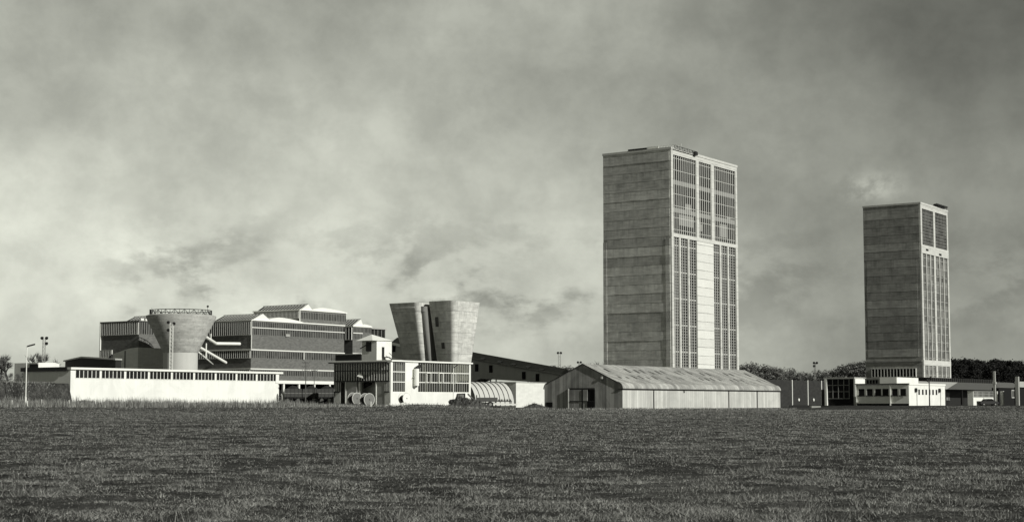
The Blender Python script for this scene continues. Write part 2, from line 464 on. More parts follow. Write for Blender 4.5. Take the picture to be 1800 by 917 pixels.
ground = bpy.data.objects.new('ground', me); COL.objects.link(ground)
tag(ground, 'rough grazed pasture rising to the works', kind='structure')

def grass_mesh(name, X, Y, hgt, wid, lean, m_, seed):
    rs = np.random.RandomState(seed); n = len(X)
    Z = gz(X, Y) + bumps(X, Y) - .01
    a = rs.rand(n) * 2 * math.pi; la = rs.rand(n) * 2 * math.pi; ll = hgt * lean * rs.rand(n)
    base = np.stack([X, Y, Z], -1); s = np.stack([np.cos(a), np.sin(a) * .5, np.zeros(n)], -1) * (wid / 2)[:, None]
    tip = base + np.stack([np.cos(la) * ll, np.sin(la) * ll, hgt], -1)
    V = np.stack([base - s, base + s, tip], 1).reshape(-1, 3)
    me = bpy.data.meshes.new(name); me.vertices.add(3 * n); me.vertices.foreach_set('co', V.reshape(-1).astype(np.float32))
    me.loops.add(3 * n); me.loops.foreach_set('vertex_index', np.arange(3 * n, dtype=np.int32))
    me.polygons.add(n); me.polygons.foreach_set('loop_start', (np.arange(n) * 3).astype(np.int32))
    me.update(); me.materials.append(m_)
    o = bpy.data.objects.new(name, me); COL.objects.link(o)
    return o
g_field = mat('pasture_grass', .20, isl=.85, var=.75, scale=1.1, fine=.3, fscale=3.0, rough=.9, spec=.1)
g_dry = mat('dry_tall_grass', .21, isl=.75, var=.5, scale=.7, rough=.9, spec=.1)
rs = np.random.RandomState(5)
N = 1250000
Y = np.exp(np.interp(rs.rand(N), [0, 1], [math.log(19.0), math.log(240.0)]))
X = (rs.rand(N) * 2 - 1) * (Y * .36 + 2)
dn = vnoise(X, Y, .62, 9) * .55 + vnoise(X, Y, .27, 10) * .35 + vnoise(X, Y, 1.7, 11) * .22 + vnoise(X, Y, 5.0, 12) * .12
keep = rs.rand(N) < np.clip((dn - .42) * 3.0, .30, 1)
X, Y, dn = X[keep], Y[keep], dn[keep]
h = (.03 + .10 * rs.rand(len(X)) ** 2) * (.35 + 1.4 * np.clip(dn - .25, 0, 1.2) ** 1.5) * .66 * (1 + Y / 400)
fg = grass_mesh('field_grass', X, Y, h, .006 + .00040 * Y, 2.2, g_field, 1)
tag(fg, 'short tufted pasture grass over the whole foreground field', 'grass', kind='stuff')
# loose tussocks standing out of the turf
nT = 700
tyy = np.exp(rs.rand(nT) * (math.log(200) - math.log(20)) + math.log(20)); txx = (rs.rand(nT) * 2 - 1) * (tyy * .36 + 1)
sz = .09 + .20 * rs.rand(nT) ** 2
nb_ = 46
X = np.repeat(txx, nb_) + rs.randn(nT * nb_) * np.repeat(sz, nb_) * .75; Y = np.repeat(tyy, nb_) + rs.randn(nT * nb_) * np.repeat(sz, nb_) * .6
h = np.repeat(sz, nb_) * (.35 + .55 * rs.rand(nT * nb_))
tus = mat('tussock_grass', .15, isl=.7, var=.6, scale=.35, rough=.9, spec=.1)
tag(grass_mesh('tussock_grass', X, Y, h, .008 + .0004 * Y, 1.3, tus, 8), 'coarse pale tussocks scattered over the foreground pasture', 'grass', kind='stuff')
# short pale grass on the bank beside the white building
N = 26000
Y = 236 + rs.rand(N) * 30; X = KX(rs.rand(N) * 135 - 40) * Y
keep = gz(X, Y) > .7
X, Y = X[keep], Y[keep]
bgm = mat('bank_grass', .20, isl=.7, var=.5, scale=.8, rough=.9, spec=.1)
tag(grass_mesh('bank_grass', X, Y, .10 + .25 * rs.rand(len(X)), np.full(len(X), .10), 1.2, bgm, 6), 'short pale grass covering the bank below the white building end', 'grass', kind='stuff')
# tall dead grass along the field edge in front of the white building
N = 52000
px = rs.rand(N) * 640 - 12
Y = 218 + rs.rand(N) * 26 + 7 * vnoise(px * .1, px * 0, .7, 77)
X = KX(px) * Y
dn = vnoise(X, Y, 2.6, 20) * .75 + vnoise(X, Y, .8, 21) * .4
keep = (rs.rand(N) < np.clip(dn * 1.5 - .25, .05, 1)) & (rs.rand(N) < np.interp(px, [0, 480, 560, 640], [1, 1, .5, .2]))
keep &= (Y > 226) | (rs.rand(N) < .35 * (vnoise(X, Y, 3.0, 31) > .5))
X, Y, dn, px = X[keep], Y[keep], dn[keep], px[keep]
h = (.25 + .95 * rs.rand(len(X)) ** 1.4) * np.clip(1.7 * dn - .25, .25, 1.35) * np.interp(px, [0, 130, 480, 560, 640], [.8, 1.25, 1.0, .7, .35])
tg = grass_mesh('tall_grass', X, Y, h, np.full(len(X), .09), .35, g_dry, 2)
tag(tg, 'tall pale dead grass along the field edge below the long white building', 'grass', kind='stuff')
N = 9000
px = 500 + rs.rand(N) * 900; Y = 236 + rs.rand(N) * 22; X = KX(px) * Y
keep = vnoise(X, Y, 3.0, 40) > .45
X, Y = X[keep], Y[keep]
eg = grass_mesh('edge_grass', X, Y, .12 + .3 * rs.rand(len(X)), np.full(len(X), .1), .5, g_field, 3)
tag(eg, 'rough grass fringe where the field meets the works', 'grass', kind='stuff')

# ------------------------------------------------------------------ winding towers
RC = .40
def winding_tower(f, label, zt, left_px, right_px, cm, pm):
    root = f.thing('winding_tower', label, 'tower')
    w = f.ly(left_px); d = f.rx(right_px)
    MB().box(0, d, RC, w, -1.5, zt - .5).build('wall', cm, root)
    return root, w, d
f = Fr(1183, 330)
Z = lambda py: f.z(py)
zt = Z(258)
T1, w, d = winding_tower(f, 'tallest pale concrete winding tower with a solid white strip between its lower windows', zt, 1062, 1300, conc_a, conc_w)
# relief of the shaded side: every lift stands a few centimetres proud or back, a recessed panel below
m = MB(); zz = 0.0; k = 0
rr = random.Random(3)
while zz < zt - 3:
    hh = 2.05
    o1 = .02 + .07 * rr.random()
    m.fb('L', 0, RC + (1.2 if zz < 36 else .05), w - (1.0 if zz < 36 else .05), zz + .05, zz + hh - .05, .0, o1)
    zz += hh
m.build('shuttered_lifts', conc_a, T1)
m = MB(); m.fb('L', 0, RC, 1.5, -1, 36.4, 0, .14); m.fb('L', 0, w - .9, w, -1, 36.4, 0, .14); m.build('edge_strips', conc_a, T1)
z_w1, z_b1, z_b0 = Z(270.5), Z(408.5), Z(415)
bays_u = [(1186.8, 1227.6, 11), (1232.5, 1254.3, 6), (1259.6, 1297.0, 11)]
bays_l = [(1186.8, 1196.6, 0), (1199.4, 1212, 0), (1214.6, 1227.4, 0), (1258, 1268.2, 0), (1271, 1281.8, 0), (1284.4, 1296.6, 0)]
fr = MB()
def piers(bays, z0, z1):
    edges = [0] + [f.rx(p) for b_ in bays for p in b_[:2]] + [d]
    for i in range(0, len(edges), 2):
        fr.box(edges[i], edges[i + 1], 0, RC, z0, z1)
piers(bays_u, z_b1, z_w1)
fr.box(0, d, 0, RC, z_w1, zt - .5)
fr.box(0, d, -.04, RC, z_b0, z_b1)
e = [f.rx(p) for p in (1186.8, 1196.6, 1199.4, 1212, 1214.6, 1227.4, 1258, 1268.2, 1271, 1281.8, 1284.4, 1296.6)]
for a0, a1 in ((0, e[0]), (e[1], e[2]), (e[3], e[4]), (e[7], e[8]), (e[9], e[10]), (e[11], d)):
    fr.box(a0, a1, 0, RC, -1.5, z_b0)
fr.build('pier_frame', conc_w, T1)
m = MB(); zz = 0
while zz < z_b0:
    m.box(e[5] + .18, e[6] - .1, .05 + .03 * rr.random(), RC, zz, min(zz + 1.86, z_b0)); zz += 1.9
m.build('white_panel', conc_s, T1)
for (p0, p1, n) in bays_u:
    a0, a1 = f.rx(p0), f.rx(p1)
    g_ = MB()
    for i in range(n + 1):
        a = a0 + (a1 - a0) * i / n
        g_.box(max(a0, a - .075), min(a1, a + .075), .22, .34, z_b1, z_w1)
    zz = z_b1 + .9; k = 0
    while zz < z_w1 - .3:
        g_.box(a0, a1, .29, .34, zz - .04, zz + .04); zz += 2.6
    wd = g_.build('window', fin, T1)
    for q0 in (.30, .655):
        zc = z_b1 + (z_w1 - z_b1) * q0
        MB().box(a0, a1, .25, .37, zc - .5, zc + .5).build('spandrel', fin_m, wd)
    for (i0, i1, r0, r1) in (((.28, .92, 2.0, 4.4), (.55, .8, 5.2, 7.0)) if p0 < 1200 else ((.0, .35, 1.6, 3.2),) if n == 6 else ((.30, .62, 1.2, 4.2), (.62, .8, 5.0, 6.1))):
        MB().box(a0 + (a1 - a0) * i0, a0 + (a1 - a0) * i1, .30, .338, z_b1 + r0, z_b1 + r1).build('drawn_blind', fin_m, wd)
    MB().box(a0, a1, .34, .395, z_b1, z_w1).build('pane', gl_dark, wd)
for (p0, p1, _) in bays_l:
    a0, a1 = f.rx(p0), f.rx(p1)
    g_ = MB(); W_ = a1 - a0
    for i in range(4):
        a = a0 + W_ * i / 3; hw = .15 if i in (1, 2) else .1
        g_.box(max(a0, a - hw), min(a1, a + hw), .22, .34, -1, z_b0)
    zz = .5; k = 0
    while zz < z_b0:
        g_.box(a0, a1, .27, .34, zz - (.05 if k % 9 else .2), zz + (.05 if k % 9 else .2)); zz += .64; k += 1
    wd = g_.build('window', fin_d, T1)
    MB().box(a0, a1, .34, .395, -1, z_b0).build('pane', gl_dark, wd)
MB().box(-.12, d + .12, -.12, w + .12, zt - .5, zt).build('roof_edge', conc_w, T1)
MB().box(-.14, 2.2, f.ly(1140), f.ly(1107), zt, zt + .35).build('roof_hatch', dark, T1)
m = MB()
for i in range(9):
    m.tube((.3, f.ly(1160) - i * .7, zt), (.3, f.ly(1160) - i * .7, zt + .45), .03)
m.tube((.3, f.ly(1160), zt + .45), (.3, f.ly(1160) - 5.6, zt + .45), .04)
m.box(.2, .35, f.ly(1160), f.ly(1140), zt, zt + .5)
m.build('roof_railing', white2, T1)
m = MB(); xa, xb = f.rx(1186), f.rx(1226)
for i in range(10):
    xx = xa + (xb - xa) * i / 9; m.tube((xx, -.5, zt - .3), (xx, -.5, zt + .35), .05)
m.tube((xa, -.5, zt + .35), (xb, -.5, zt + .35), .05); m.tube((xa, -.5, zt - .3), (xb, -.5, zt - .3), .07)
for i in range(9):
    m.tube((xa + (xb-xa)*i/9, -.5, zt - .3 + .65 * (i % 2)), (xa + (xb-xa)*(i+1)/9, -.5, zt + .35 - .65 * (i % 2)), .03)
m.box(xb - 1.2, xb, -.7, .2, zt - .5, zt + .25)
m.build('roof_gantry', dark, T1)

f = Fr(1625, 420)
Z = lambda py: f.z(py)
zt = Z(355)
T2, w, d = winding_tower(f, 'farther, darker winding tower rising behind the low white offices', zt, 1523, 1673, conc_b, conc_w)
m = MB(); zz = 0.0; rr = random.Random(9)
zl0, zl1 = Z(662), Z(646.5)
ledge = Z(633)
while zz < zt - 3:
    hh = 2.25; o1 = .02 + .07 * rr.random()
    ina = RC + (.9 if zz < 40 else .05)
    if zz > ledge - .2: m.fb('L', 0, ina, w - (.8 if zz < 40 else .05), zz + .05, zz + hh - .05, 0, o1)
    zz += hh
m.build('shuttered_lifts', conc_b, T2)
MB().fb('L', 0, RC, w, ledge - .3, ledge + .1, 0, .22).build('ledge', conc_b, T2)
window(T2, 'L', 0, f.ly(1612), f.ly(1534), zl0, zl1, 14, fw=.22, fd=.45, border=.1, fm=fin, gm=black, name='louvre_opening')
fr = MB()
rxx = lambda p: f.rx(p)
ua = [rxx(p) for p in (1627.5, 1647.5, 1650.5, 1671)]
zu1, zu0, zb1, zb0 = Z(365.5), Z(429), Z(632), Z(641.5)
zu00 = Z(444)
for a0, a1 in ((0, ua[0]), (ua[1], ua[2]), (ua[3], d)):
    fr.box(a0, a1, 0, RC, zu0, zu1)
fr.box(0, d, 0, RC, zu1, zt - .5); fr.box(0, d, -.05, RC, zu00, zu0); fr.box(0, d, -.05, RC, zb0, zb1)
zend = Z(662)
la = [rxx(p) for p in (1627.5, 1633.6, 1634.6, 1640.7, 1641.7, 1647.3, 1650.3, 1656.8, 1657.8, 1664, 1665, 1671)]
seg = [(0, la[0]), (la[1], la[2]), (la[3], la[4]), (la[5], la[6]), (la[7], la[8]), (la[9], la[10]), (la[11], d)]
for z0, z1 in ((zb1, zu00), (zend, zb0)):
    for a0, a1 in seg: fr.box(a0, a1, 0, RC, z0, z1)
fr.box(0, d, 0, RC, zend - .4, zend); fr.box(0, la[0], 0, RC, -1.5, zend - .4)
MB().box(la[0], d, .2, .38, -1.5, zend - .41).build('base_shade_sheet', black, T2)  # black sheet paints the darkness under the tower front
fr.build('pier_frame', conc_w, T2)
for p, py in ((1635, 437), (1658, 440)):
    MB().box(f.rx(p) - 1.0, f.rx(p) + 1.0, -.12, -.052, Z(py) - .25, Z(py) + .3).build('vent_slot', dark, T2)
for a0, a1 in ((ua[0], ua[1]), (ua[2], ua[3])):
    g_ = MB(); zz = zu0
    while zz < zu1: g_.box(a0, a1, .28, .34, zz - .06, zz + .06); zz += .9
    for i in range(1, 8): a = a0 + (a1 - a0) * i / 8; g_.box(a - .05, a + .05, .24, .34, zu0, zu1)
    wd = g_.build('window', fin_m, T2); MB().box(a0, a1, .34, .395, zu0, zu1).build('pane', gl_mid, wd)
for i in range(0, 12, 2):
    a0, a1 = la[i], la[i + 1]
    for z0, z1 in ((zb1, zu00), (zend, zb0)):
        g_ = MB(); zz = z0 + .6
        while zz < z1: g_.box(a0, a1, .26, .34, zz - .08, zz + .08); zz += 2.3
        a = (a0 + a1) / 2; g_.box(a - .07, a + .07, .24, .34, z0, z1)
        wd = g_.build('window', fin_d, T2); MB().box(a0, a1, .34, .395, z0, z1).build('pane', gl_pale, wd)
MB().box(-.12, d + .12, -.12, w + .12, zt - .5, zt).build('roof_edge', conc_w, T2)
m = MB(); xa, xb = f.rx(1652), f.rx(1670)
for i in range(7): m.tube((xa + (xb-xa)*i/6, -.3, zt), (xa + (xb-xa)*i/6, -.3, zt + 1.0), .09)
m.box(xa, xb, -.6, .4, zt + .5, zt + .85); m.box(xa + 1, xb - 2, -.3, 1.0, zt, zt + .9)
m.build('roof_gantry', dark, T2)

# ------------------------------------------------------------------ corrugated shed
f = Fr(1094, 270)
w = f.ly(957); d = f.rx(1372)
ze = f.z(682.5); zr = f.z(640, 0, w/2); zc = f.z(672)
root = f.thing('corrugated_shed', 'long corrugated iron shed with a weathered pitched roof and dark gable at the field edge', 'shed')
def prof(off):
    p = [(-off*.9, ze)]
    for i in range(6):
        t = i / 5 * math.pi / 2
        p.append((-off + (1 - math.cos(t)) * 1.1 , ze + (zc - ze) * math.sin(t) + off * math.sin(t)))
    return p
half = prof(.12)
sl = (zr - zc) / (w / 2 - 1.1)
outer = half + [(w/2, zr + .1)] + [(w - a, b_) for a, b_ in half[::-1]]
inner = [(a + (.1 if a < w/2 else -.1 if a > w/2 else 0), b_ - .1) for a, b_ in outer]
m = MB(); n = len(outer)
vs = [(c, a, b_) for c in (-.06, d + .06) for a, b_ in outer] + [(c, a, b_) for c in (-.06, d + .06) for a, b_ in inner]
fs = []
for i in range(n - 1):
    fs += [(i, i+1, n+i+1, n+i), (2*n+i, 3*n+i, 3*n+i+1, 2*n+i+1), (i, 2*n+i, 2*n+i+1, i+1), (n+i, n+i+1, 3*n+i+1, 3*n+i)]
fs += [(0, n, 3*n, 2*n), (n-1, 3*n-1, 4*n-1, 2*n-1)]
m.add(vs, fs).build('roof', iron_r, root)
gp = [(0.02, -1)] + [(a + .12 if a < w/2 else a - .12 if a > w/2 else a, b_ - .13) for a, b_ in outer] + [(w - .02, -1)]
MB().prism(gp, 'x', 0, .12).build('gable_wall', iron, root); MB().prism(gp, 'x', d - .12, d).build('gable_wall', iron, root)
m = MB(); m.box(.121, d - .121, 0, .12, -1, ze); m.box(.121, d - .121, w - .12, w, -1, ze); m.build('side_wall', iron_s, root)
m = MB(); m.box(-.08, d + .1, -.3, -.14, ze - .12, ze + .03)
m.build('gutter', dark, root)
for p in (1148, 1280, 1330):
    a = f.rx(p)
    MB().path([(a, -.22, ze - .1), (a + .1, -.12, ze - .5), (a + .1, -.12, -.3)], .075).build('downpipe', dark, root)
a = f.rx(1201); MB().path([(a, -.22, ze - .1), (a + .25, -.12, ze - .6)], .08).build('downpipe', dark, root)
m = MB()
for i in range(n - 1):
    if outer[i][1] >= ze: m.tube((-.07, *outer[i]), (-.07, *outer[i+1]), .07, n=6)
m.build('verge_trim', dark, root)
# the big sliding door and its openings in the gable
yd1, yd0 = f.ly(1001), f.ly(1046)
zd = f.z(681, 0, (yd0 + yd1) / 2) - .35
m = MB(); m.fb('L', 0, yd0, yd1, zd, zd + .3, .0, .13); m.fb('L', 0, yd0 - .05, yd0 + .1, -.5, zd, .0, .12); m.fb('L', 0, yd1 - .1, yd1 + .25, -.5, zd, .0, .07)
dr = m.build('door', dark, root)
ym = f.ly(1024.5)
MB().fb('L', 0, ym + .1, yd1 - .2, 0, zd, .07, .15).build('door_leaf', iron, dr)
MB().fb('L', 0, yd0 + 1.5, ym - .12, 0, zd, .07, .15).build('door_leaf', iron, dr)
MB().fb('L', 0, yd0 + .11, yd0 + 1.5, -.3, zd, .01, .05).build('door_opening', black, dr)
m = MB(); m.fb('L', 0, yd0 + .1, yd1 - .2, 1.25, 1.4, .16, .2); m.fb('L', 0, ym - .1, ym + .1, 0, zd, .16, .2)
m.build('door_rail', dark, dr)
MB().fb('L', 0, f.ly(1046) + .15, f.ly(1033), -.2, 1.25, .155, .19).build('door_opening', black, dr)
MB().fb('L', 0, yd1 + .02, yd1 + .2, -.2, zd + .2, .12, .2).build('door_post', white2, dr)
MB().fb('L', 0, f.ly(971), f.ly(960), -.5, 1.15, .01, .05).build('hatch', black, root)
MB().box(-.16, -.02, f.ly(1057) , f.ly(1060), zr - 2.6, zr - 2.2).build('lamp', white2, root)
MB().path([(-.06, -.25, ze - .05), (-.05, .9, ze - .15)], .07).build('gutter_end', dark, root)
# skylight sheets and rust-dark sheets in the roof slope
rr = random.Random(4)
yt = 1.1
for i in range(24):
    for row in (0, 1):
        if rr.random() < .28: continue
        xx = 1.2 + i * (d - 3) / 24 + rr.uniform(-.3, .3); t0 = .14 + .40 * row + rr.uniform(-.03, .05); t1 = t0 + .20 + rr.uniform(-.04, .03)
        y0 = yt + (w/2 - yt) * t0; y1 = yt + (w/2 - yt) * t1
        z0 = zc + .1 + (zr - zc) * t0; z1 = zc + .1 + (zr - zc) * t1
        MB().add([(xx, y0, z0 + .06), (xx + .8, y0, z0 + .06), (xx + .8, y1, z1 + .06), (xx, y1, z1 + .06),
                  (xx, y0, z0 + .005), (xx + .8, y0, z0 + .005), (xx + .8, y1, z1 + .005), (xx, y1, z1 + .005)],
                 [(0,1,2,3), (4,7,6,5), (0,4,5,1), (1,5,6,2), (2,6,7,3), (3,7,4,0)]).build('roof_light', gl_mid, root)

# ------------------------------------------------------------------ long white building
f = WB
w = f.ly(40); d = f.rx(490)
root = f.thing('long_white_building', 'long low white building with a strip of small windows under its flat roof', 'building')
zt = f.z(645.0); zw1 = f.z(648.5); zw0 = f.z(664.5)
MB().box(0, d, 0, w, -1.5, zt - .35).build('wall', white, root)
MB().box(-.2, d + .8, -.35, w + .3, zt - .349, zt).build('roof_edge', white2, root)
MB().box(-.32, -.202, .6, w + .4, zt - .6, zt + .06).build('dark_fascia', dark, root)
a_all0, a_all1 = f.rx(131), f.rx(485)
nb = 9
for i in range(nb):
    a0 = a_all0 + (a_all1 - a_all0) * i / nb + (.14 if i else 0); a1 = a_all0 + (a_all1 - a_all0) * (i + 1) / nb - .14 * (i < nb - 1)
    window(root, 'R', 0, a0, a1, zw0, zw1 - .05, 6, fw=.11, fd=.06, border=.10, fm=white2, gm=gl_dark)
MB().box(d - 1.0, d - .2, -.12, -.002, zw0 - .3, zw1).build('end_pier', white2, root)

# ------------------------------------------------------------------ preparation plant: two stepped brick blocks
f = Fr(440, 400)
Z = lambda py: f.z(py)
w = f.ly(332); d = f.rx(604)
root = f.thing('preparation_plant', 'biggest dark brick plant building, stepped, with window bands and white rooflines', 'building')
z_roof = Z(561)
m = MB(); zbeam = Z(673); m.box(0, d, 0, w, Z(667.5), z_roof - .3); m.box(0, d, 3.5, w, -1.5, Z(667.6)); m.build('wall', brick, root)
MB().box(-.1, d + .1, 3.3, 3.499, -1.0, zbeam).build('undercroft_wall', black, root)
MB().box(-.05, d + .05, -.12, .3, zbeam, Z(667.4)).build('white_beam', white2, root)
for p_ in (444, 471, 498, 525, 552, 579, 600):
    a = f.rx(p_)
    MB().box(a, a + .55, .05, .6, -1, zbeam).build('column', white2, root)
# left wing of wall below the upper windows on the shaded side
bands = [(Z(588.3), Z(564.3), 24, 52), (Z(629), Z(615.3), 24, 52), (Z(659.5), Z(649.5), 24, 52)]
for z0, z1, nl, nr in bands:
    window(root, 'L', 0, .2, w - .1, z0, z1, 30, fw=.13, fd=.22, border=.08, fm=fin, gm=gl_dark)
    window(root, 'R', 0, .2, d - .1, z0, z1, nr, fw=.18, fd=.07, border=.08, fm=fin_m, gm=gl_plant)
m = MB()
for py in (614.2, 648.0):
    m.box(-.32, d + .05, -.25, -.0, Z(py) - .1, Z(py) + .16); m.box(-.32, -.0, 0, w, Z(py) - .1, Z(py) + .16)
m.box(0, d, -.22, -.075, Z(575.2) - .08, Z(575.2) + .12)
m.box(-.12, .05, -.22, 0, Z(612), z_roof - .3)
m.build('string_course', white2, root)
MB().box(-.25, d + .1, -.3, w + .2, z_roof - .299, z_roof).build('roof', roofw, root)
def monitor(root, x0, x1, xa, y0, y1, zb, za):
    """glazed roof monitor: a long triangular prism with white gable ends"""
    o = MB().prism([(x0, zb), (x1, zb), (xa, za)], 'y', y0, y0 + .3).build('roof_monitor', roofw, root)
    MB().prism([(x0 + .1, zb), (x1 - .1, zb), (xa, za - .12)], 'y', y0 + .301, y1).build('glazing', gl_roof, o)
    b_ = MB(); n = int((y1 - y0) / 1.15); L = math.hypot(xa - x0, za - zb)
    for i in range(n):
        yy = y0 + .5 + (y1 - y0 - .8) * i / n
        b_.add([(x0 - .05, yy, zb), (x0 - .05, yy + .26, zb), (xa, yy + .26, za + .06), (xa, yy, za + .06),
                (x0 + .2, yy, zb), (x0 + .2, yy + .26, zb), (xa + .1, yy + .26, za - .1), (xa + .1, yy, za - .1)],
               [(0,1,2,3), (4,7,6,5), (0,4,5,1), (1,5,6,2), (2,6,7,3), (3,7,4,0)])
    b_.box(xa - .1, xa + .1, y0, y1, za - .05, za + .1)
    b_.build('glazing_bar', fin_d, o)
    return o
def arch_roof(root, x0, x1, y0, y1, zb, rise, peak=.4):
    pts = [(x0, zb)] + [(x0 + (x1 - x0) * t, zb + rise * (1 - abs((t - peak) / (peak if t < peak else 1 - peak)) ** 1.7)) for t in [i / 16 for i in range(1, 16)]] + [(x1, zb)]
    MB().prism(pts, 'y', y0, y1).build('arched_roof', roofw, root)
xm0, xm1 = f.rx(443), f.rx(473)
monitor(root, xm0, xm1, f.rx(460), -.1, f.ly(374, xm0), z_roof, z_roof + 1.65)
arch_roof(root, f.rx(466), f.rx(532), -.25, w, z_roof, .95, .35)
# upper block, set back on the roof
y0 = 2.5
gx0, gx1 = f.rx(525, y0), f.rx(607, y0)
gy1 = f.ly(444, gx0)
zg = f.z(543, gx0, y0)
ZG = lambda py: f.z(py, gx0, y0)
up = MB().box(gx0, gx1, y0, gy1, z_roof, zg - .3).build('upper_block', brick, root)
window(up, 'R', y0, gx0 + .2, gx1 - .1, ZG(560.5), ZG(547.3), 28, fw=.18, fd=.07, border=.08, fm=fin_m, gm=gl_plant)
window(up, 'L', gx0, y0 + .2, gy1 - .1, ZG(559), ZG(546.3), 34, fw=.13, fd=.22, border=.08, fm=fin, gm=gl_dark)
MB().box(gx0 - .3, gx1 + .2, y0 - .3, gy1 + .2, zg - .299, zg).build('upper_roof', roofw, root)
MB().box(gx0 - .12, gx0 + .12, y0 - .14, y0 - .001, z_roof, zg - .3).build('corner_post', white2, root)
xm0, xm1 = f.rx(528, y0), f.rx(547, y0)
monitor(root, xm0, xm1, f.rx(539.5, y0), y0 - .1, gy1 - .5, zg, zg + 1.5)
arch_roof(root, f.rx(543, y0), f.rx(606, y0), y0 - .25, gy1, zg, .8, .35)
MB().box(f.rx(500), f.rx(507), -.3, -.17, Z(588.5), Z(583.5)).build('pale_panel', fin_d, root)
MB().box(f.rx(531), f.rx(534), -.3, -.17, Z(629), Z(615.5)).build('pale_panel', fin_d, root)

# left wing behind the round tank
f = Fr(242, 399)
Z = lambda py: f.z(py)
w = f.ly(175); d = 17.5
root = f.thing('plant_wing', 'dark brick plant wing to the left of the round tank, half in its shadow', 'building')
zr_ = Z(563)
MB().box(0, d, 0, w, -1.5, zr_ - .3).build('wall', brick, root)
MB().box(-.25, d, -.25, w + .25, zr_ - .299, zr_).build('roof', roofd, root)
window(root, 'L', 0, .2, w - .15, Z(587.5), Z(564.5), 21, fw=.14, fd=.22, border=.1, fm=fin, gm=gl_dark)
window(root, 'L', 0, f.ly(196), w - .15, Z(628.5), Z(613.5), 7, fw=.24, fd=.28, border=.1, fm=fin, gm=gl_dark)
window(root, 'R', 0, .2, d - .1, Z(587.5), Z(564.5), 22, fw=.18, fd=.07, border=.1, fm=fin_m, gm=gl_plant)
MB().box(-.28, .0, w - .1, w + .22, -.5, zr_ - .3).build('corner_post', white2, root)
o = monitor(root, 1.5, 8, 4.5, .3, 7, zr_, zr_ + 1.4)
MB().box(f.rx(244), f.rx(249), -.26, 0.4, zr_ + .001, zr_ + .6).build('vent_box', white2, root)
MB().box(f.rx(252), f.rx(257), -.26, 0.4, zr_ + .001, zr_ + .6).build('vent_box', white2, root)
f2 = Fr(241, 391)
root = f2.thing('concrete_annexe', 'plain grey concrete block standing against the brick wing beside the round tank', 'building')
w2 = f2.ly(196)
zc_ = f2.z(611.5)
MB().prism([(0, -1), (w2, -1), (w2, f2.z(622, 0, w2)), (w2 * .35, zc_), (0, zc_ + .2)], 'x', 0, 9).build('wall', blockw, root)
MB().fb('L', 0, w2 * .48, w2 * .52, -1, zc_ - .6, .001, .06).build('wall_joint', dgrey, root)

# right-hand wing beyond the plant
f = Fr(619, 444)
Z = lambda py: f.z(py)
d1 = f.rx(652); d = f.rx(677.5); w = 16
root = f.thing('plant_tail', 'smaller glazed plant block right of the big brick one, with its own roof monitor', 'building')
zr_ = Z(572)
MB().box(0, d1, 0, w, -1.5, zr_ - .3).build('wall', brick, root)
MB().box(d1, d, .5, w, -1.5, zr_ - .6).build('dark_end', gl_dark, root)
m = MB()
for i in range(5):
    a = d1 + (d - d1) * i / 4; m.box(a - .1, a + .1, .3, .499, -1, zr_ - .6)
m.build('end_mullion', fin_m, root)
MB().box(-.2, d1, -.3, w, zr_ - .299, zr_ + .1).build('roof', roofw, root)
MB().box(d1 + .001, d + .3, -.1, w, zr_ - .6, zr_ - .1).build('end_roof', conc_p, root)
window(root, 'L', 0, .2, w - .2, Z(597), Z(574.5), 14, fw=.24, fd=.3, border=.08, fm=fin, gm=gl_dark)
window(root, 'R', 0, .3, d1 - .1, Z(584), Z(574.8), 13, fw=.18, fd=.07, border=.08, fm=fin_m, gm=gl_plant)
window(root, 'R', 0, .3, f.rx(635), Z(596), Z(585.3), 6, fw=.18, fd=.07, border=.08, fm=fin_m, gm=gl_plant)
MB().box(0, f.rx(636), -.22, -.08, Z(584.9) - .1, Z(584.9) + .12).build('string_course', white2, root); MB().box(-.2, f.rx(636), -.3, 0, Z(621.5), Z(620)).build('string_course', white2, root)
monitor(root, .3, f.rx(637), f.rx(633), -.1, 15, zr_ + .1, zr_ + 2.0)
arch_roof(root, f.rx(632), d1, -.25, w, zr_ + .1, .5, .3)
f = Fr(634, 350)
root = f.thing('shade_toned_linking_block', 'low flat-roofed block, coloured black for its shade, between the brick plant and the white hoist house', 'building')
MB().box(0, 6, 0, f.ly(589), -1, f.z(622.5)).build('wall', dark, root)  # the shadow lying on this block is put into its dark colour
MB().box(-.15, 6, -.2, f.ly(589) + .2, f.z(622.5), f.z(621)).build('roof', conc_p, root)

# white hoist house on its own
f = Fr(661.5, 332)
root = f.thing('hoist_house', 'small white hoist house with a doorway, peeping over the glazed workshop roof', 'building')
w = f.ly(635.5); d = f.rx(688)
zt = f.z(597.5)
m = MB(); m.box(0, d, 0, w, -1.5, zt); m.build('wall', white, root)
MB().fb('L', 0, f.ly(652.5), f.ly(643), f.z(617), f.z(600), .052, .1).build('opening', dark, root)
m = MB(); zz = f.z(617)
m.add([(-.05, -.3, zt + .02), (d + .3, -.3, zt + .02), (d + .3, w + .3, zt + .02), (-1.8, w + .3, zt - .1), (-1.8, -.3, zt - .1), (d * .25, w * .6, zt + 1.35)],
      [(0, 1, 5), (1, 2, 5), (2, 3, 5), (3, 4, 5), (4, 0, 5), (0, 4, 3, 2, 1)]).build('roof', roofw, root)
MB().box(f.rx(670.5), f.rx(674.8), -.05, -.001, f.z(627), f.z(609)).build('door', dark, root)
m = MB(); xa = f.rx(670.5)
m.box(xa, f.rx(677), -1.1, -.051, f.z(628), f.z(626.3)); m.path([(f.rx(677), -1.0, f.z(627)), (f.rx(684), -1.0, f.z(632))], .12)
m.path([(f.rx(677), -1.0, f.z(627) + .9), (f.rx(684), -1.0, f.z(632) + .9)], .06)
m.build('stair', dark, root)
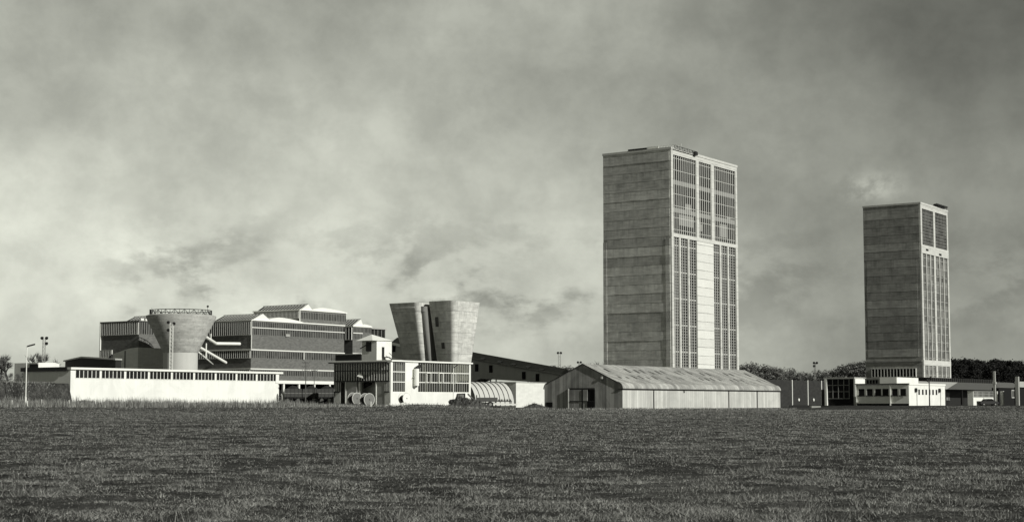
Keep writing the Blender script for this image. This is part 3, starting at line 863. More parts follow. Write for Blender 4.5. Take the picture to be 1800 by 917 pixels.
MB().path([(-.9, w * .95, f.z(612)), (-.9, w * .45, f.z(605))], .12).build('bracket', dark, root)

# inclined conveyor gallery running down behind the hoppers
f = Fr(990, 366)
root = f.thing('conveyor_gallery', 'long dark inclined conveyor gallery sloping down from the hoppers to behind the shed', 'building')
L1 = f.ly(686)
def zy(px, py): y_ = f.ly(px); return (y_, f.z(py, 0, y_))
top = [zy(686, 601), zy(833, 629.5), zy(985, 657)]
bot = [zy(990, 676), zy(955, 672), zy(845, 665), zy(828, 672), zy(822, 650), zy(686, 629)]
MB().prism(top + bot, 'x', 0, 5.5).build('wall', mat('gallery_sheeting', .42, var=.15, vstreak=.15), root)
m = MB()
for (ya, za), (yb, zb) in zip(top[:-1], top[1:]):
    hgt = 1.3
    m.add([(-.5, ya, za - hgt*.25), (-.5, yb, zb - hgt*.25), (2.7, yb, zb + hgt), (2.7, ya, za + hgt), (6, ya, za - .2), (6, yb, zb - .2)],
          [(0, 1, 2, 3), (3, 2, 5, 4), (0, 3, 4), (1, 5, 2), (0, 4, 5, 1)])
m.build('roof', mat('gallery_roof_sheet', .17, var=.2, vstreak=.2), root)
for p, t_ in ((692, 612), (838, 646), (863, 648), (921, 659.5), (945, 663)):
    yy, zz = zy(p, t_); MB().fb('L', 0, yy - .5, yy + .5, zz - .9, zz + .9, .002, .12).build('window', black, root)
for p in (850, 880, 905, 930, 955):
    yy, zt_ = zy(p, 629.5 + (p - 833) * .181); MB().add([(-.2, yy, zt_ + .15), (-.2, yy + 1.2, zt_ + .35), (.9, yy + 1.2, zt_ + .72), (.9, yy, zt_ + .55)], [(0, 1, 2, 3)]).build('roof_light', gl_dark, root)
for (p0, a, p1, b_) in ((686, 600, 705, 604.5), (686, 626, 705, 631)):
    y0_, z0_ = zy(p0, a); y1_, z1_ = zy(p1, b_)
    MB().add([(-.65, y0_, z0_), (-.65, y1_, z1_), (-.65, y1_, z1_ - .7), (-.65, y0_, z0_ - .7), (-.5, y0_, z0_), (-.5, y1_, z1_), (-.5, y1_, z1_ - .7), (-.5, y0_, z0_ - .7)],
          [(0, 1, 2, 3), (4, 7, 6, 5), (0, 4, 5, 1), (3, 2, 6, 7), (1, 5, 6, 2), (0, 3, 7, 4)]).build('white_trim', roofw, root)
m = MB()
for p in (838, 848, 858, 868): yy, zz = zy(p, 664); m.tube((1, yy, -.5), (1, yy, zz), .15)
for a, b_ in ((836, 848), (848, 860)):
    y0_, z0_ = zy(a, 668); y1_, z1_ = zy(b_, 690); m.tube((1, y0_, z0_), (1, y1_, z1_), .12)
m.build('trestle', dark, root)

# ------------------------------------------------------------------ concrete hoppers
def hopper(label, f, sx, sy, zt, kb, shift=(0, 0), rad=1.0, zb=-1.5, marks=(), m_=None):
    root = f.thing('concrete_hopper', label, 'hopper', 'tapering concrete hoppers')
    def ring(k, z, sh):
        cx, cy_ = sx / 2 + sh[0], sy / 2 + sh[1]; hx, hy = sx / 2 * k, sy / 2 * k; r = min(rad * (.5 + .5*k), hx * .9, hy * .9); pts = []
        for (sxn, syn, a0) in ((-1, -1, 180), (1, -1, 270), (1, 1, 0), (-1, 1, 90)):
            for i in range(9):
                t = R_(a0 + i * 90 / 8); pts.append((cx + sxn * (hx - r) + r * math.cos(t), cy_ + syn * (hy - r) + r * math.sin(t), z))
        return pts
    vs = []; nn = 36; J = 12
    for j in range(J + 1):
        t = j / J; vs += ring(kb + (1 - kb) * t, zb + (zt - zb) * t, (shift[0] * (1 - t), shift[1] * (1 - t)))
    fs = [(j*nn+i, j*nn+(i+1) % nn, (j+1)*nn+(i+1) % nn, (j+1)*nn+i) for j in range(J) for i in range(nn)]
    top = ring(.96, zt, (0, 0)); lo = ring(.95, zt - 1.2, (0, 0)); b0 = len(vs); vs += top + lo
    fs += [(J*nn+i, J*nn+(i+1) % nn, b0+(i+1) % nn, b0+i) for i in range(nn)] + [(b0+i, b0+(i+1) % nn, b0+nn+(i+1) % nn, b0+nn+i) for i in range(nn)] + [tuple(b0+nn+i for i in range(nn))]
    MB().add(vs, fs).build('hopper_shell', m_ or conc_h, root, smooth=True)
    for (face, a, z0, wd_, hh, mm) in marks:
        t = (z0 - zb) / (zt - zb); k = kb + (1 - kb) * t
        if face == 'L': xx = sx / 2 * (1 - k) - .05; MB().add([(xx - .05, a, z0), (xx - .05, a + wd_, z0), (xx - .09 * 0 - .05 - hh * (1 - kb) * sx / 2 / (zt - zb), a + wd_, z0 + hh), (xx - .05 - hh * (1 - kb) * sx / 2 / (zt - zb), a, z0 + hh)], [(0, 1, 2, 3)]).build('patch', mm, root)
    return root
f = Fr(797, 345)
sy, sx = f.ly(750), f.rx(846)
zh = f.z(527.5)
hopper('nearest tapering concrete hopper, its right half in full sun', f, sx, sy, zh, .40, marks=(('L', sy * .62, 18.2, .9, 2.2, dgrey), ('L', sy * .45, 13.2, .9, 1.4, dgrey)))
c = f.w(-2.4, 8.6)
fb_ = Fr.__new__(Fr); fb_.c = c
hopper('left leaning concrete hopper, mostly in shade with a narrow sunlit edge', fb_, 8.5, fb_.ly(680), fb_.z(531), .42, shift=(3.6, -1.6))
c = f.w(-.9, 7.6)
fc_ = Fr.__new__(Fr); fc_.c = c
hopper('dark rounded shaft squeezed between the two tall concrete hoppers', fc_, 3.0, 1.6, fc_.z(538), .9, shift=(4.4, -.3), rad=.75, m_=mat('shade_toned_shaft_concrete', .20, var=.2, vstreak=.2))  # darker than the hoppers: the shadow between them is put into its colour

# ------------------------------------------------------------------ glazed workshop in front of the hoppers
f = Fr(686.5, 300)
Z = lambda py: f.z(py)
w = f.ly(587); d = f.rx(827.5)
root = f.thing('glazed_workshop', 'white workshop with three rows of glazing and a slatted side raised on pillars', 'building')
zt = Z(632); zs = Z(688.5); zr3 = (zt - .3)
A = f.rx
m = MB()
m.box(0, d, 0, .3, -1, zs)                           # white plinth wall
m.box(0, A(690.5), .0, .3, zs, zt - .3); m.box(A(712), A(735), 0, .3, zs, zt - .3); m.box(A(824.5), d, 0, .3, zs, zt - .3)
m.box(d - .3, d, .3, w, -1, zs)
m.build('wall', white, root)
MB().box(-.05, d + .35, -.3, w + .3, zt - .299, zt).build('roof', roofw, root)
def rows3(a0, a1, nv):
    z0, z1 = zs, zt - .3
    f_ = MB(); fd0, fd1 = .05, .25
    for z in (z0, z0 + (z1 - z0) / 3, z0 + 2 * (z1 - z0) / 3, z1): f_.box(a0, a1, fd0, fd1, max(z0, z - .08), min(z1, z + .08))
    o = f_.build('window', white2, root)
    mm = MB()
    for i in range(nv + 1):
        a = a0 + (a1 - a0) * i / nv; mm.box(max(a0, a - .06), min(a1, a + .06), fd0 + .02, fd1 - .02, z0, z1)
    mm.build('mullion', fin_d, o)
    MB().box(a0, a1, .14, .16, z0, z1).build('pane', gl_clear, o)
    return o
rows3(A(690.5), A(712), 7)
wn_ = rows3(A(735), A(824.5), 22)
dz3 = (zt - .3 - zs) / 3
for p in (748, 770, 792):
    a = A(p); mm = MB()
    mm.box(a - .06, a + .06, -.35, .04, zs + dz3, zs + 2 * dz3); mm.box(a + 1.3, a + 1.42, -.35, .04, zs + dz3, zs + 2 * dz3); mm.box(a, a + 1.36, -.35, .04, zs + 2*dz3 - .15, zs + 2 * dz3)
    mm.build('open_vent', white2, wn_)
# back glazing and steelwork seen through the glass
m = MB(); yb = w
for i in range(19):
    a = d * i / 18; m.box(a - .1, a + .1, yb - .15, yb, -1, zt - .3)
for z in (zs, zs + dz3, zs + 2*dz3): m.box(0, d - .31, yb - .14, yb - .01, z - .1, z + .1)
m.build('back_frame', fin_m, root)
MB().box(0, d * .72, yb - .3, yb - .16, -1, zt - .3).build('back_wall', grey_r, root)
m = MB()
for a0 in (A(775), A(792)):
    m.tube((a0, 6, zs - 2), (a0, 6, zt - .4), .13)
m.tube((A(765), 5, zt - .5), (A(803), 5, zs - .3), .11); m.tube((A(800), 5, zt - .5), (A(772), 5, zs + .4), .11); m.tube((A(770), 5, zs + .6), (A(800), 5, zs - 2), .1)
m.build('bracing', metal, root)
# the slatted shaded side, raised on pillars
zu = Z(669); zm = Z(650.5); zl = Z(688)
ys_ = [f.ly(p) for p in (685, 676, 598, 588)]
def slat(a0, a1, z0, z1, n):
    o = MB()
    for i in range(n + 1):
        a = a0 + (a1 - a0) * i / n; o.box(-.02, .24, max(a0, a - .09), min(a1, a + .09), z0, z1)
    fr_ = o.build('window', fin, root)
    MB().box(.08, .11, a0, a1, z0, z1).build('pane', gl_dark, fr_)
    rl = MB(); rl.box(-.10, -.021, a0, a1, z0 - .12, z0 + .1)
    if z1 > zm > z0: rl.box(-.10, -.021, a0, a1, zm - .08, zm + .08)
    rl.build('rail', dark, fr_)
slat(.3, w, zu, zt - .55, 22)
slat(.3, ys_[1] - .01, zl, zu - .12, 3); slat(ys_[2] + .01, w, zl, zu - .12, 3)
m = MB(); m.box(0, .3, .3, ys_[1], -1, zl); m.box(0, .3, ys_[2], w, -1, zl); m.build('plinth', blockw, root)
MB().box(-.9, .0, .1, w + .8, zt - .55, zt - .3).build('canopy_edge', roofd, root)
m = MB()
for p0, p1 in ((677, 661), (629.5, 626.5), (628, 607.5)):
    m.box(.0, 1.6, f.ly(p0), f.ly(p1), -1, zu - .12)
cols = [(677, 661.5), (626.5, 608)]
for p0, p1 in cols: MB().box(-.06, .35, f.ly(p1), f.ly(p1) + .22, -1, zu - .15).build('pillar_lit_edge', white2, root)  # white strips paint the sunlit edges of the pillars
for p0, p1 in cols: MB().box(.05, 2.2, f.ly(p0), f.ly(p1), -1, zu - .15).build('pillar', mat_p if False else grey_r, root)
MB().box(.2, .7, f.ly(631.5), f.ly(629), -1, zu - .15).build('pillar', white2, root)
MB().box(4.0, 4.2, .31, w - .4, -1, zu).build('brightened_inner_wall', white, root)  # white colour stands in for light coming through from the far side
MB().path([(3, f.ly(627, 3), f.z(684, 3, 8)), (3, f.ly(651, 3), f.z(672, 3, 4))], .45).build('inner_chute', dgrey, root)
MB().box(.0, w * .9, .31, w, zu - .14, zu - .01).build('floor_slab', conc_p, root)
MB().add([(-.7, f.ly(642), Z(664)), (-.7, f.ly(631), Z(660)), (-.3, f.ly(633), Z(654.5)), (-.3, f.ly(638), Z(657))], [(0, 1, 2, 3)]).build('open_vent', roofw, root)  # white colour paints the bright reflection on the tilted pane
# duct on the sunlit wall
m = MB(); a = A(727.5)
m.path([(a, -.6, Z(677)), (a, -.6, Z(646.5))], .55, n=16)
duct = m.build('vent_duct', white2, root, smooth=True)
MB().path([(a, -.05, Z(678)), (a, -.55, Z(676.5))], .42, n=12).build('duct_bend', metal, duct)
MB().path([(a, -.6, Z(647.5)), (a + .1, -.6, Z(645)), (a + 1.3, -.45, Z(641.5))], .34, n=12).build('duct_bend', dark, duct)
MB().path([(a - .9, -.3, Z(663)), (a + .9, -.3, Z(663))], .06).build('duct_bracket', dark, duct)

# ------------------------------------------------------------------ ribbed barrel store, white block
f = Fr(905, 335)
root = f.thing('ribbed_barrel_store', 'white barrel-roofed store with dark ribs behind the lorry', 'building')
r = f.ly(881); hz = f.z(671.5, 0, r) - .4
x0 = f.rx(836)
def arc(x, k=1.0, n=14, z0=.4):
    return [(x, r - r * k * math.cos(i / n * math.pi), z0 + hz * k * math.sin(i / n * math.pi)) for i in range(n + 1)]
a1 = arc(x0); a2 = arc(-.1)
m = MB().add(a1 + a2, [(i, i + 1, 15 + i + 1, 15 + i) for i in range(14)] + [tuple(range(15)), tuple(range(29, 14, -1))])
m.build('barrel_roof', mat('barrel_sheet', .50, var=.1), root, smooth=True)
for i in range(9):
    xx = x0 + (-.15 - x0) * i / 8
    m = MB(); pts = arc(xx, 1.015)
    for p, q_ in zip(pts[:-1], pts[1:]): m.tube(p, q_, .09, n=6)
    m.build('rib', dark, root)
f = Fr(907, 338)
root = f.thing('blockwork_store', 'square pale blockwork store beside the left end of the corrugated shed', 'building')
d = f.rx(968); w = f.ly(880)
m = MB(); m.box(0, d, 0, w, -1, f.z(672)); m.build('wall', blockw, root)
MB().box(-.1, d + .1, -.1, w, f.z(672), f.z(670.8)).build('roof', conc_p, root)

# ------------------------------------------------------------------ round tank
tx, tY = KX(316) * 385, 385.0
root = thing('round_tank', 'round concrete tank, a wide cone on a thick stem, with a railing on top', 'tank', (tx, tY, 0))
zrim = zrow(556.5, tY - 6); zn = zrow(619, tY - 4)
Rr = 60.5 / F * 385; Rn = 29.8 / F * 385
MB().lathe([(Rn, -1.5), (Rn, zn)], n=64).build('stem', mat('tank_stem_concrete', .50, var=.07, vstreak=.08), root, smooth=True)
MB().lathe([(Rn + .02, zn), (Rr, zrim), (Rr, zrim + .5), (Rr - .6, zrim + .7), (Rr - .6, zrim + .2), (0.01, zrim + .2)], n=64).build('bowl', conc_t, root, smooth=True)
m = MB(); rr_ = Rr - 1.1; N_ = 40; z0 = zrim + .5; z1 = z0 + 1.35
m_pts = [(rr_ * math.cos(2*math.pi*i/N_), rr_ * math.sin(2*math.pi*i/N_)) for i in range(N_)]
for i in range(N_):
    a, b_ = m_pts[i], m_pts[(i+1) % N_]
    m.tube((*a, z0 - .4), (*a, z1), .06, n=5); m.tube((*a, z1), (*b_, z1), .09, n=5); m.tube((*a, z0), (*b_, z0), .07, n=5)
    m.tube((*a, z0 if i % 2 else z1), (*b_, z1 if i % 2 else z0), .06, n=5)
m.build('railing', dark, root)
m = MB(); m.box(-rr_ * .98, -rr_ * .98 + .3, -2.6, -2.3, z0, z1 + .2); m.tube((-rr_ + .8, -2, z1), (-rr_ + .5, -2, z1 + .55), .05); m.build('hoist_post', dark, root)
p_ = (rr_ * .88, 0); m = MB(); m.tube((*p_, z1), (*p_, z1 + 1.0), .05); m.ball((*p_, z1 + 1.1), .3); m.build('lamp', dark, root)
# three pale pipes leaving the bowl
fE = Fr(440, 400)
def onY(px, py, Y): return (KX(px) * Y, Y, zrow(py, Y))
def pipe(label, pts, r):
    o = MB().path([onY(*p) for p in pts], r, n=10).build('pipe', roofw, None, smooth=True)
    tag(o, label, 'pipe', 'pale pipes between the tank and the plant')
pipe('upper thick pale pipe bending level from the tank bowl to the brick plant', [(352, 587, 384), (378, 603.5, 394), (420, 604, 401)], .42)
pipe('long middle pipe slanting down from the tank to the brick plant', [(342, 606, 384), (396, 637, 398)], .38)
pipe('short lowest pale pipe behind the tank stem', [(344, 616, 386), (373, 639, 396)], .26)
o = MB().tube(onY(361, 603, 388), onY(361, 628, 388), .16).tube(onY(369, 586, 392), onY(369, 600, 392), .14).build('pipe_hanger', white2)
tag(o, 'thin upright rods holding the pale pipes beside the tank', 'rod')

# ------------------------------------------------------------------ offices and right-hand buildings
f = Fr(1598, 300)
Z = lambda py: f.z(py)
root = f.thing('white_offices', 'low flat-roofed offices, grey side with square windows, white front with slots', 'building')
w1 = f.ly(1565.5); d = f.rx(1661.5); zt = Z(675)
sb = 2.2
w2 = f.ly(1506, sb)
m = MB(); m.box(0, d, 0, w1, -1, zt); m.box(sb, d, w1, w2, -1, zt); m.build('wall', white, root)
m = MB(); m.fb('L', 0, .0, w1 + .05, .2, .9, .002, .08); m.fb('L', sb, w1 + .1, w2, .2, .9, .002, .08); m.build('plinth', black, root)  # black strips paint the shade of a recess along the wall foot
MB().fb('L', 0, w1 - .1, w1 + .1, -.5, zt, .0, .25).build('edge_fin', white2, root); MB().fb('L', sb, w2 - .1, w2 + .1, -.5, zt, .0, .25).build('edge_fin', white2, root)
m = MB(); m.box(-.3, d + .1, -.05, w1 + .2, zt, zt + .22); m.box(sb - .3, d + .1, w1 + .2, w2 + .2, zt, zt + .22); m.build('roof', roofd, root)
MB().box(.05, d + .12, -.12, -.052, zt - .1, zt + .24).build('parapet', white2, root)
zw0, zw1 = Z(694), Z(682.5)
for pl, ps in ((0, ((1583, 1593), (1568.5, 1578))), (sb, ((1552, 1562), (1539, 1549), (1524.5, 1534), (1510, 1519.5)))):
    for p0, p1 in ps:
        a0, a1 = f.ly(p1, pl), f.ly(p0, pl)
        wd = MB().fb('L', pl, a0, a1, zw0, zw1, .052, .09).build('window', black, root)
        MB().fb('L', pl, a1, a1 + .22, zw0, zw1, .052, .12).build('reveal', white2, wd)
        MB().fb('L', pl, a0 - .1, a1 + .2, zw0 - .18, zw0,   .052, .2).build('sill', dark, wd)
for i, p in enumerate((1614.5, 1621, 1627, 1633, 1639, 1645)):
    MB().box(A0 if False else f.rx(p), f.rx(p + 2.6), -.04, -.001, Z(693), Z(683.5)).build('slot_window', gl_dark, root)
for p in (1609, 1650.5):
    o = MB(); xx = f.rx(p); zc2 = Z(685)
    o.tube((xx, -.35, zc2), (xx, -.001, zc2), .42, n=16).build('round_vent', dark, root)
for p in (1611.5, 1653):
    MB().tube((f.rx(p), -.08, .3), (f.rx(p), -.08, Z(686)), .05).build('downpipe', metal, root)
# upper storey
u0 = 3.0
f = Fr(1577, 306)
root = f.thing('office_penthouse', 'white box with dark strip window on top of the low offices', 'building')
zb_, zt_ = f.z(675.5), f.z(662.5)
MB().box(0, f.rx(1615), 0, 3.5, zb_ - 1.2, zt_).build('wall', white, root)
f3 = Fr(1577, 306); wl = f3.ly(1521, 1.5)
MB().box(1.5, 6, 3.5, wl, zb_ - 1.2, f3.z(665)).build('rear_wall', grey_r, root)
MB().box(1.2, 6, 3.5, wl + .2, f3.z(665), f3.z(663.5)).build('roof', conc_p, root)
window(root, 'L', 1.5, 4.4, wl - .3, f3.z(674), f3.z(666), 4, fw=.12, fd=.1, border=.08, fm=fin_d, gm=black, name='strip_window')
f = Fr(1504, 322)
root = f.thing('stair_hall', 'tall dark glazed hall with pale frame at the left end of the offices', 'building')
w = f.ly(1452.5); d = f.rx(1523); zt = f.z(662.5)
MB().box(0, d, 0, w, -1, zt - .3).build('wall', white, root)
MB().fb('L', 0, .02, w - .05, -1, zt - .3, .001, .06).build('dark_cladding', black, root)
MB().box(-.6, d, -.05, w + .3, zt - .3, zt).build('roof', conc_p, root)
MB().fb('L', 0, w - .4, w + .1, -.5, zt - .3, .0, .6).build('edge_fin', roofw, root)
MB().fb('L', 0, -.05, .25, -.5, zt - .3, .061, .4).build('edge_fin', grey_r, root)
a0, a1 = f.ly(1494), f.ly(1455)
window(root, 'L', 0, a0, a1, f.z(700.5), f.z(665), 4, hs=(.36, .68), fw=.14, fd=.2, bar=.12, fm=fin_m, gm=black, border=.12)
f = Fr(1372, 338)
root = f.thing('dark_brick_wall', 'tall dark brick wall with three slim white fins right of the shed', 'wall')
d = f.rx(1449)
x00 = f.rx(1345)
MB().box(x00, d, 0, .6, -1, f.z(667)).build('wall', brick2, root)
for p in (1392.5, 1420, 1444):
    MB().box(f.rx(p) - .12, f.rx(p) + .12, -.12, 0, -.5, f.z(666.5)).build('fin', white2, root)
for p in (1404, 1430):
    MB().tube((f.rx(p), -.12, f.z(702)), (f.rx(p), -.001, f.z(702)), .33, n=16).build('round_sign', roofw, root)
o = MB().box(KX(1385) * 312, KX(1424) * 312, 311, 313, -.5, zrow(711.5, 312)).build('trough', dark)
tag(o, 'low black trough on the grass before the dark brick wall', 'trough')
o = MB().box(KX(1425) * 308, KX(1441) * 308, 307, 309, -.5, zrow(713, 308)).build('slab_stack', conc_p)
tag(o, 'small pale stack of slabs beside the black trough', 'slabs')
f = Fr(1447, 330)
o = MB().tube((0, 0, -.5), (0, 0, f.z(684)), .35, n=10).build('dark_post', dark); o.location = (*f.c, 0)
tag(o, 'thick dark post between the brick wall and the glazed hall', 'post')

f = Fr(1632, 398)
root = f.thing('shaft_canopy', 'dark ribbed canopy building around the foot of the farther tower', 'building')
d = f.rx(1752)
MB().box(0, d, 0, 3, f.z(673), f.z(662.5)).build('fascia', dark, root)
m = MB()
for i in range(36): m.box(d * i / 36, d * i / 36 + .2, -.2, 0, f.z(673), f.z(663))
m.build('fascia_rib', mat('rib_grey', .05), root)
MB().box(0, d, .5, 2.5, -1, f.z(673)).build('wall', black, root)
f = Fr(1634, 352)
root = f.thing('low_pitched_shed', 'low open-fronted shed with a grey pitched roof, right of the offices', 'shed')
d = f.rx(1840)
z1, z0 = f.z(672), f.z(683)
m = MB().add([(0, 0, z0), (d, 0, z0), (d, 6, z1 + .5), (0, 6, z1 + .5), (0, 12, z0), (d, 12, z0)], [(0, 1, 2, 3), (3, 2, 5, 4), (0, 3, 4), (1, 5, 2), (0, 4, 5, 1)])
m.build('roof', roofd, root)
MB().add([(-.02, 0.02, z0 + .02), (f.rx(1665), .02, z0 + .02), (f.rx(1690, 5), 5.8, z1 + .5), (-.02, 5.8, z1 + .5)], [(0, 1, 2, 3)]).build('pale_roof_sheet', conc_p, root)
m = MB(); m.box(0, d, 4, 11, -1, z0); m.build('back_wall', dark, root)
for i in range(9): MB().box(d * i / 8 - .15 + .2, d * i / 8 + .35, .3, .7, -1, z0).build('post', dark, root)
MB().box(f.rx(1691), f.rx(1697), 3.8, 3.999, f.z(703), f.z(688)).build('window', gl_pale, root)
f = Fr(1711, 322)
root = f.thing('gatehouse', 'small white cabin with a wide grey window, the car parked at it', 'building')
d = f.rx(1747.5)
MB().box(0, d, 0, 1.2, -1, f.z(686)).build('wall', white, root)
window(root, 'R', 0, .15, d - .15, f.z(697.5), f.z(686.6), 12, hs=(.5,), fw=.08, fd=.1, bar=.06, border=.1, fm=fin_d, gm=gl_pale)
MB().box(-.2, d + .3, -.3, 1.3, f.z(686), f.z(685)).build('roof', dark, root)
def post(label, px, D, pw, ytop, cap=None, m_=None, name='concrete_post', group=None):
    hw = pw / F * D / 2
    root = thing(name, label, 'post', (KX(px) * D, D, 0), GR, group)
    MB().box(-hw, hw, -hw, hw, -1, zrow(ytop, D)).build('shaft', m_ or conc_p, root)
    if cap: MB().box(-hw * 1.6, hw * 1.6, -hw * 1.6, hw * 1.6, zrow(cap + 2.5, D), zrow(cap - 1.5, D)).build('bracket', m_ or conc_p, root)
    return root
post('tall grey concrete post with a bracket, left of the two by the gatehouse', 1748.8, 318, 3.6, 652, cap=672)
post('thick grey concrete post nearest the right edge of the photo', 1789, 312, 5.6, 661.5)
post('slim white column just right of the gatehouse', 1752.8, 326, 2.2, 687, m_=white2, name='white_column')
post('wider white column second right of the gatehouse', 1762, 326, 5, 687, m_=white2, name='white_column')
f = Fr(1793, 318)
root = f.thing('edge_building', 'flat-roofed building with a grey fascia cut by the right edge of the photo', 'building')
MB().box(0, 14, 0, 1.0, f.z(680), f.z(670)).build('fascia', conc_p, root); MB().box(.3, 14, .3, 1.2, -1, f.z(680)).build('wall', black, root)
f = Fr(1756, 336)
root = f.thing('dark_store', 'dark store with a grey framed window between the two concrete posts', 'building')
MB().box(0, f.rx(1794), 0, 1.5, -1, f.z(681)).build('wall', black, root)
MB().add([(0, -.3, f.z(681)), (f.rx(1794), -.3, f.z(681)), (f.rx(1794), 1.6, f.z(671)), (1.5, 1.6, f.z(671))], [(0, 1, 2, 3)]).build('roof', roofd, root)
window(root, 'R', 0, f.rx(1778), f.rx(1786), f.z(699), f.z(684), 1, fd=.1, border=.25, fm=grey_r, gm=gl_mid)

# background buildings at the far left
f = Fr(196, 322)
root = f.thing('low_dark_building', 'low black building with a shallow ridge left of the brick wing', 'building')
wl = f.ly(113)
zr2 = f.z(628.5, 0, f.ly(143))
MB().prism([(-1, -1), (wl, -1), (wl, f.z(635, 0, wl)), (f.ly(143), zr2), (-1, f.z(632.5))], 'x', 0, 1.5).build('wall', dark, root)
MB().prism([(-1.2, f.z(632.5)), (f.ly(143), zr2), (wl + .3, f.z(635, 0, wl)), (wl + .3, f.z(635, 0, wl) + .25), (f.ly(143), zr2 + .3), (-1.2, f.z(632.5) + .3)], 'x', -.3, 1.6).build('roof', conc_p, root)
MB().prism([(.3, f.z(632)), (1.6, f.z(632)), (.3, f.z(622))], 'x', -.1, .5).build('flue', dark, root)
f = Fr(66, 330)
root = f.thing('distant_white_building', 'distant low white building with a slightly arched roof beyond the long white one', 'building')
x1 = f.rx(103)
MB().prism([(0, -1), (x1, -1), (x1, f.z(639.5, x1)), (x1 * .8, f.z(636.3)), (0, f.z(637))], 'y', 0, 8).build('wall', white, root)
MB().fb('L', 0, .05, f.ly(51), -1, f.z(639.5), .001, .1).build('dark_side', dark, root)
MB().box(-.2, -.0, .05, f.ly(51), f.z(639.5), f.z(637.5)).build('side_roof', conc_p, root)

# ------------------------------------------------------------------ lamps, masts, poles
def on(px, D): return (KX(px) * D, D)
def lamp_standard(label, px, D, ytop, arm_px, rise, pm, hm):
    x, y = on(px, D); z0 = float(gz(x, y)); zt = zrow(ytop, D)
    root = thing('street_lamp', label, 'street lamp', (x, y, z0 - .2))
    H = zt - z0 + .2
    m = MB(); m.tube((0, 0, 0), (0, 0, 1.6), .14, .14, n=10); m.tube((0, 0, 1.6), (0, 0, H), .085, .07, n=10); m.build('pole', pm, root)
    ax = arm_px / F * D
    MB().path([(0, 0, H), (ax * .35, 0, H + rise * .5)], .05).build('arm', pm, root)
    s = 1 if ax > 0 else -1
    MB().add([(ax*.1, -.16, H + rise*.15), (ax, -.16, H + rise), (ax, .16, H + rise), (ax*.1, .16, H + rise*.15), (ax*.06, -.13, H - .22 + rise*.15), (ax*.97, -.13, H + rise - .22), (ax*.97, .13, H + rise - .22), (ax*.06, .13, H - .22 + rise*.15)],
             [(0, 1, 2, 3), (4, 7, 6, 5), (0, 4, 5, 1), (3, 2, 6, 7), (1, 5, 6, 2), (0, 3, 7, 4)]).build('lamp_head', hm, root)
    return root
lamp_standard('slim white street lamp with a dark head on the bank at far left', 45, 240, 607.5, 14, .35, roofw, dark)
lamp_standard('slim white street lamp standing before the glazed workshop', 797, 288, 645, 8, .6, roofw, dark)
def flood_mast(label, px, D, heads, lm=None, lattice=.35):
    x, y = on(px, D); z0 = float(gz(x, y))
    root = thing('floodlight_mast', label, 'mast', (x, y, z0 - .2), 0, 'floodlight masts around the works')
    ht = max(zrow(hy, D) for _, hy in heads); H = ht - z0 + .1
    m = MB(); l2 = lattice / 2
    for sx_ in (-1, 1):
        for sy_ in (-1, 1): m.tube((sx_ * l2, sy_ * l2, 0), (sx_ * l2, sy_ * l2, H), .045, n=5)
    k = 0; zz = 0
    while zz < H - .8:
        m.tube((-l2, -l2, zz), (l2, -l2, zz + .8), .025, n=4); m.tube((l2, -l2, zz), (-l2, -l2, zz + .8), .025, n=4); m.tube((-l2, l2, zz), (-l2, -l2, zz + .8), .025, n=4); zz += .8
    m.build('lattice', lm or metal, root)
    for hx, hy in heads:
        X = (hx - px) / F * D; zz = zrow(hy, D) - z0 + .2
        hd = MB().tube((X, -.35, zz - .08), (X, .25, zz + .08), .36, .2, n=14).build('floodlight', dark, root)
        MB().path([(X, .1, zz), (np.sign(X) * l2 if X else 0, .05, zz - .25)], .05).build('bracket', dark, hd)
    return root
flood_mast('three-headed floodlight mast behind the roofs at far left', 75, 335, [(72, 593.5), (80, 593.5), (80, 603)], lattice=.5)
flood_mast('pale floodlight mast with three heads in front of the round tank', 299.5, 335, [(294, 566), (304, 568), (294, 579.5)], lm=roofw, lattice=.62)
flood_mast('floodlight mast with two heads above the conveyor gallery', 983.5, 430, [(981, 619.5), (986, 619.5)], lattice=.6)
flood_mast('distant two-headed floodlight just over the shed ridge', 1018, 470, [(1016, 636), (1021, 636)])
flood_mast('distant three-headed floodlight above the trees between the towers', 1433.5, 430, [(1431.5, 637), (1436.5, 637), (1431.5, 642.5)])
def pole(label, px, D, ytop, arms, r=.11):
    x, y = on(px, D); z0 = float(gz(x, y)); H = zrow(ytop, D) - z0
    pole_m = MATS.get('tarred_pole') or mat('tarred_pole', .10, var=.2)
    root = thing('utility_pole', label, 'pole', (x, y, z0 - .1))
    MB().tube((0, 0, 0), (0, 0, H), r * 1.2, r * .8, n=8).build('pole', pole_m, root)
    for i in range(arms):
        m = MB(); zz = H - .25 - i * .75; m.box(-.65, .65, -.05, .05, zz - .045, zz + .045)
        for xx in (-.65, -.25, .25, .65): m.tube((xx, 0, zz + .06), (xx, 0, zz + .22), .05, n=6)
        m.build('crossarm', pole_m, root)
pole('wooden utility pole with crossarms in front of the brick plant', 537, 292, 634, 3, .09)
pole('thinner distant pole just right of the one with crossarms', 552, 320, 648, 1, .07)
x, y = on(1634, 288); z0 = float(gz(x, y))
root = thing('yard_lamp', 'dark post with two lanterns standing before the white office front', 'street lamp', (x, y, z0 - .1))
H = zrow(662, 288) - z0
MB().tube((0, 0, 0), (0, 0, H), .13, .09, n=8).build('pole', dark, root)
for s_, zz in ((-.35, H - .5), (.3, H - .1)):
    o = MB().ball((s_, 0, zz), .26, 10, 1.1).build('lantern', dark, root); MB().path([(0, 0, zz - .4), (s_, 0, zz - .25)], .05).build('bracket', dark, o)
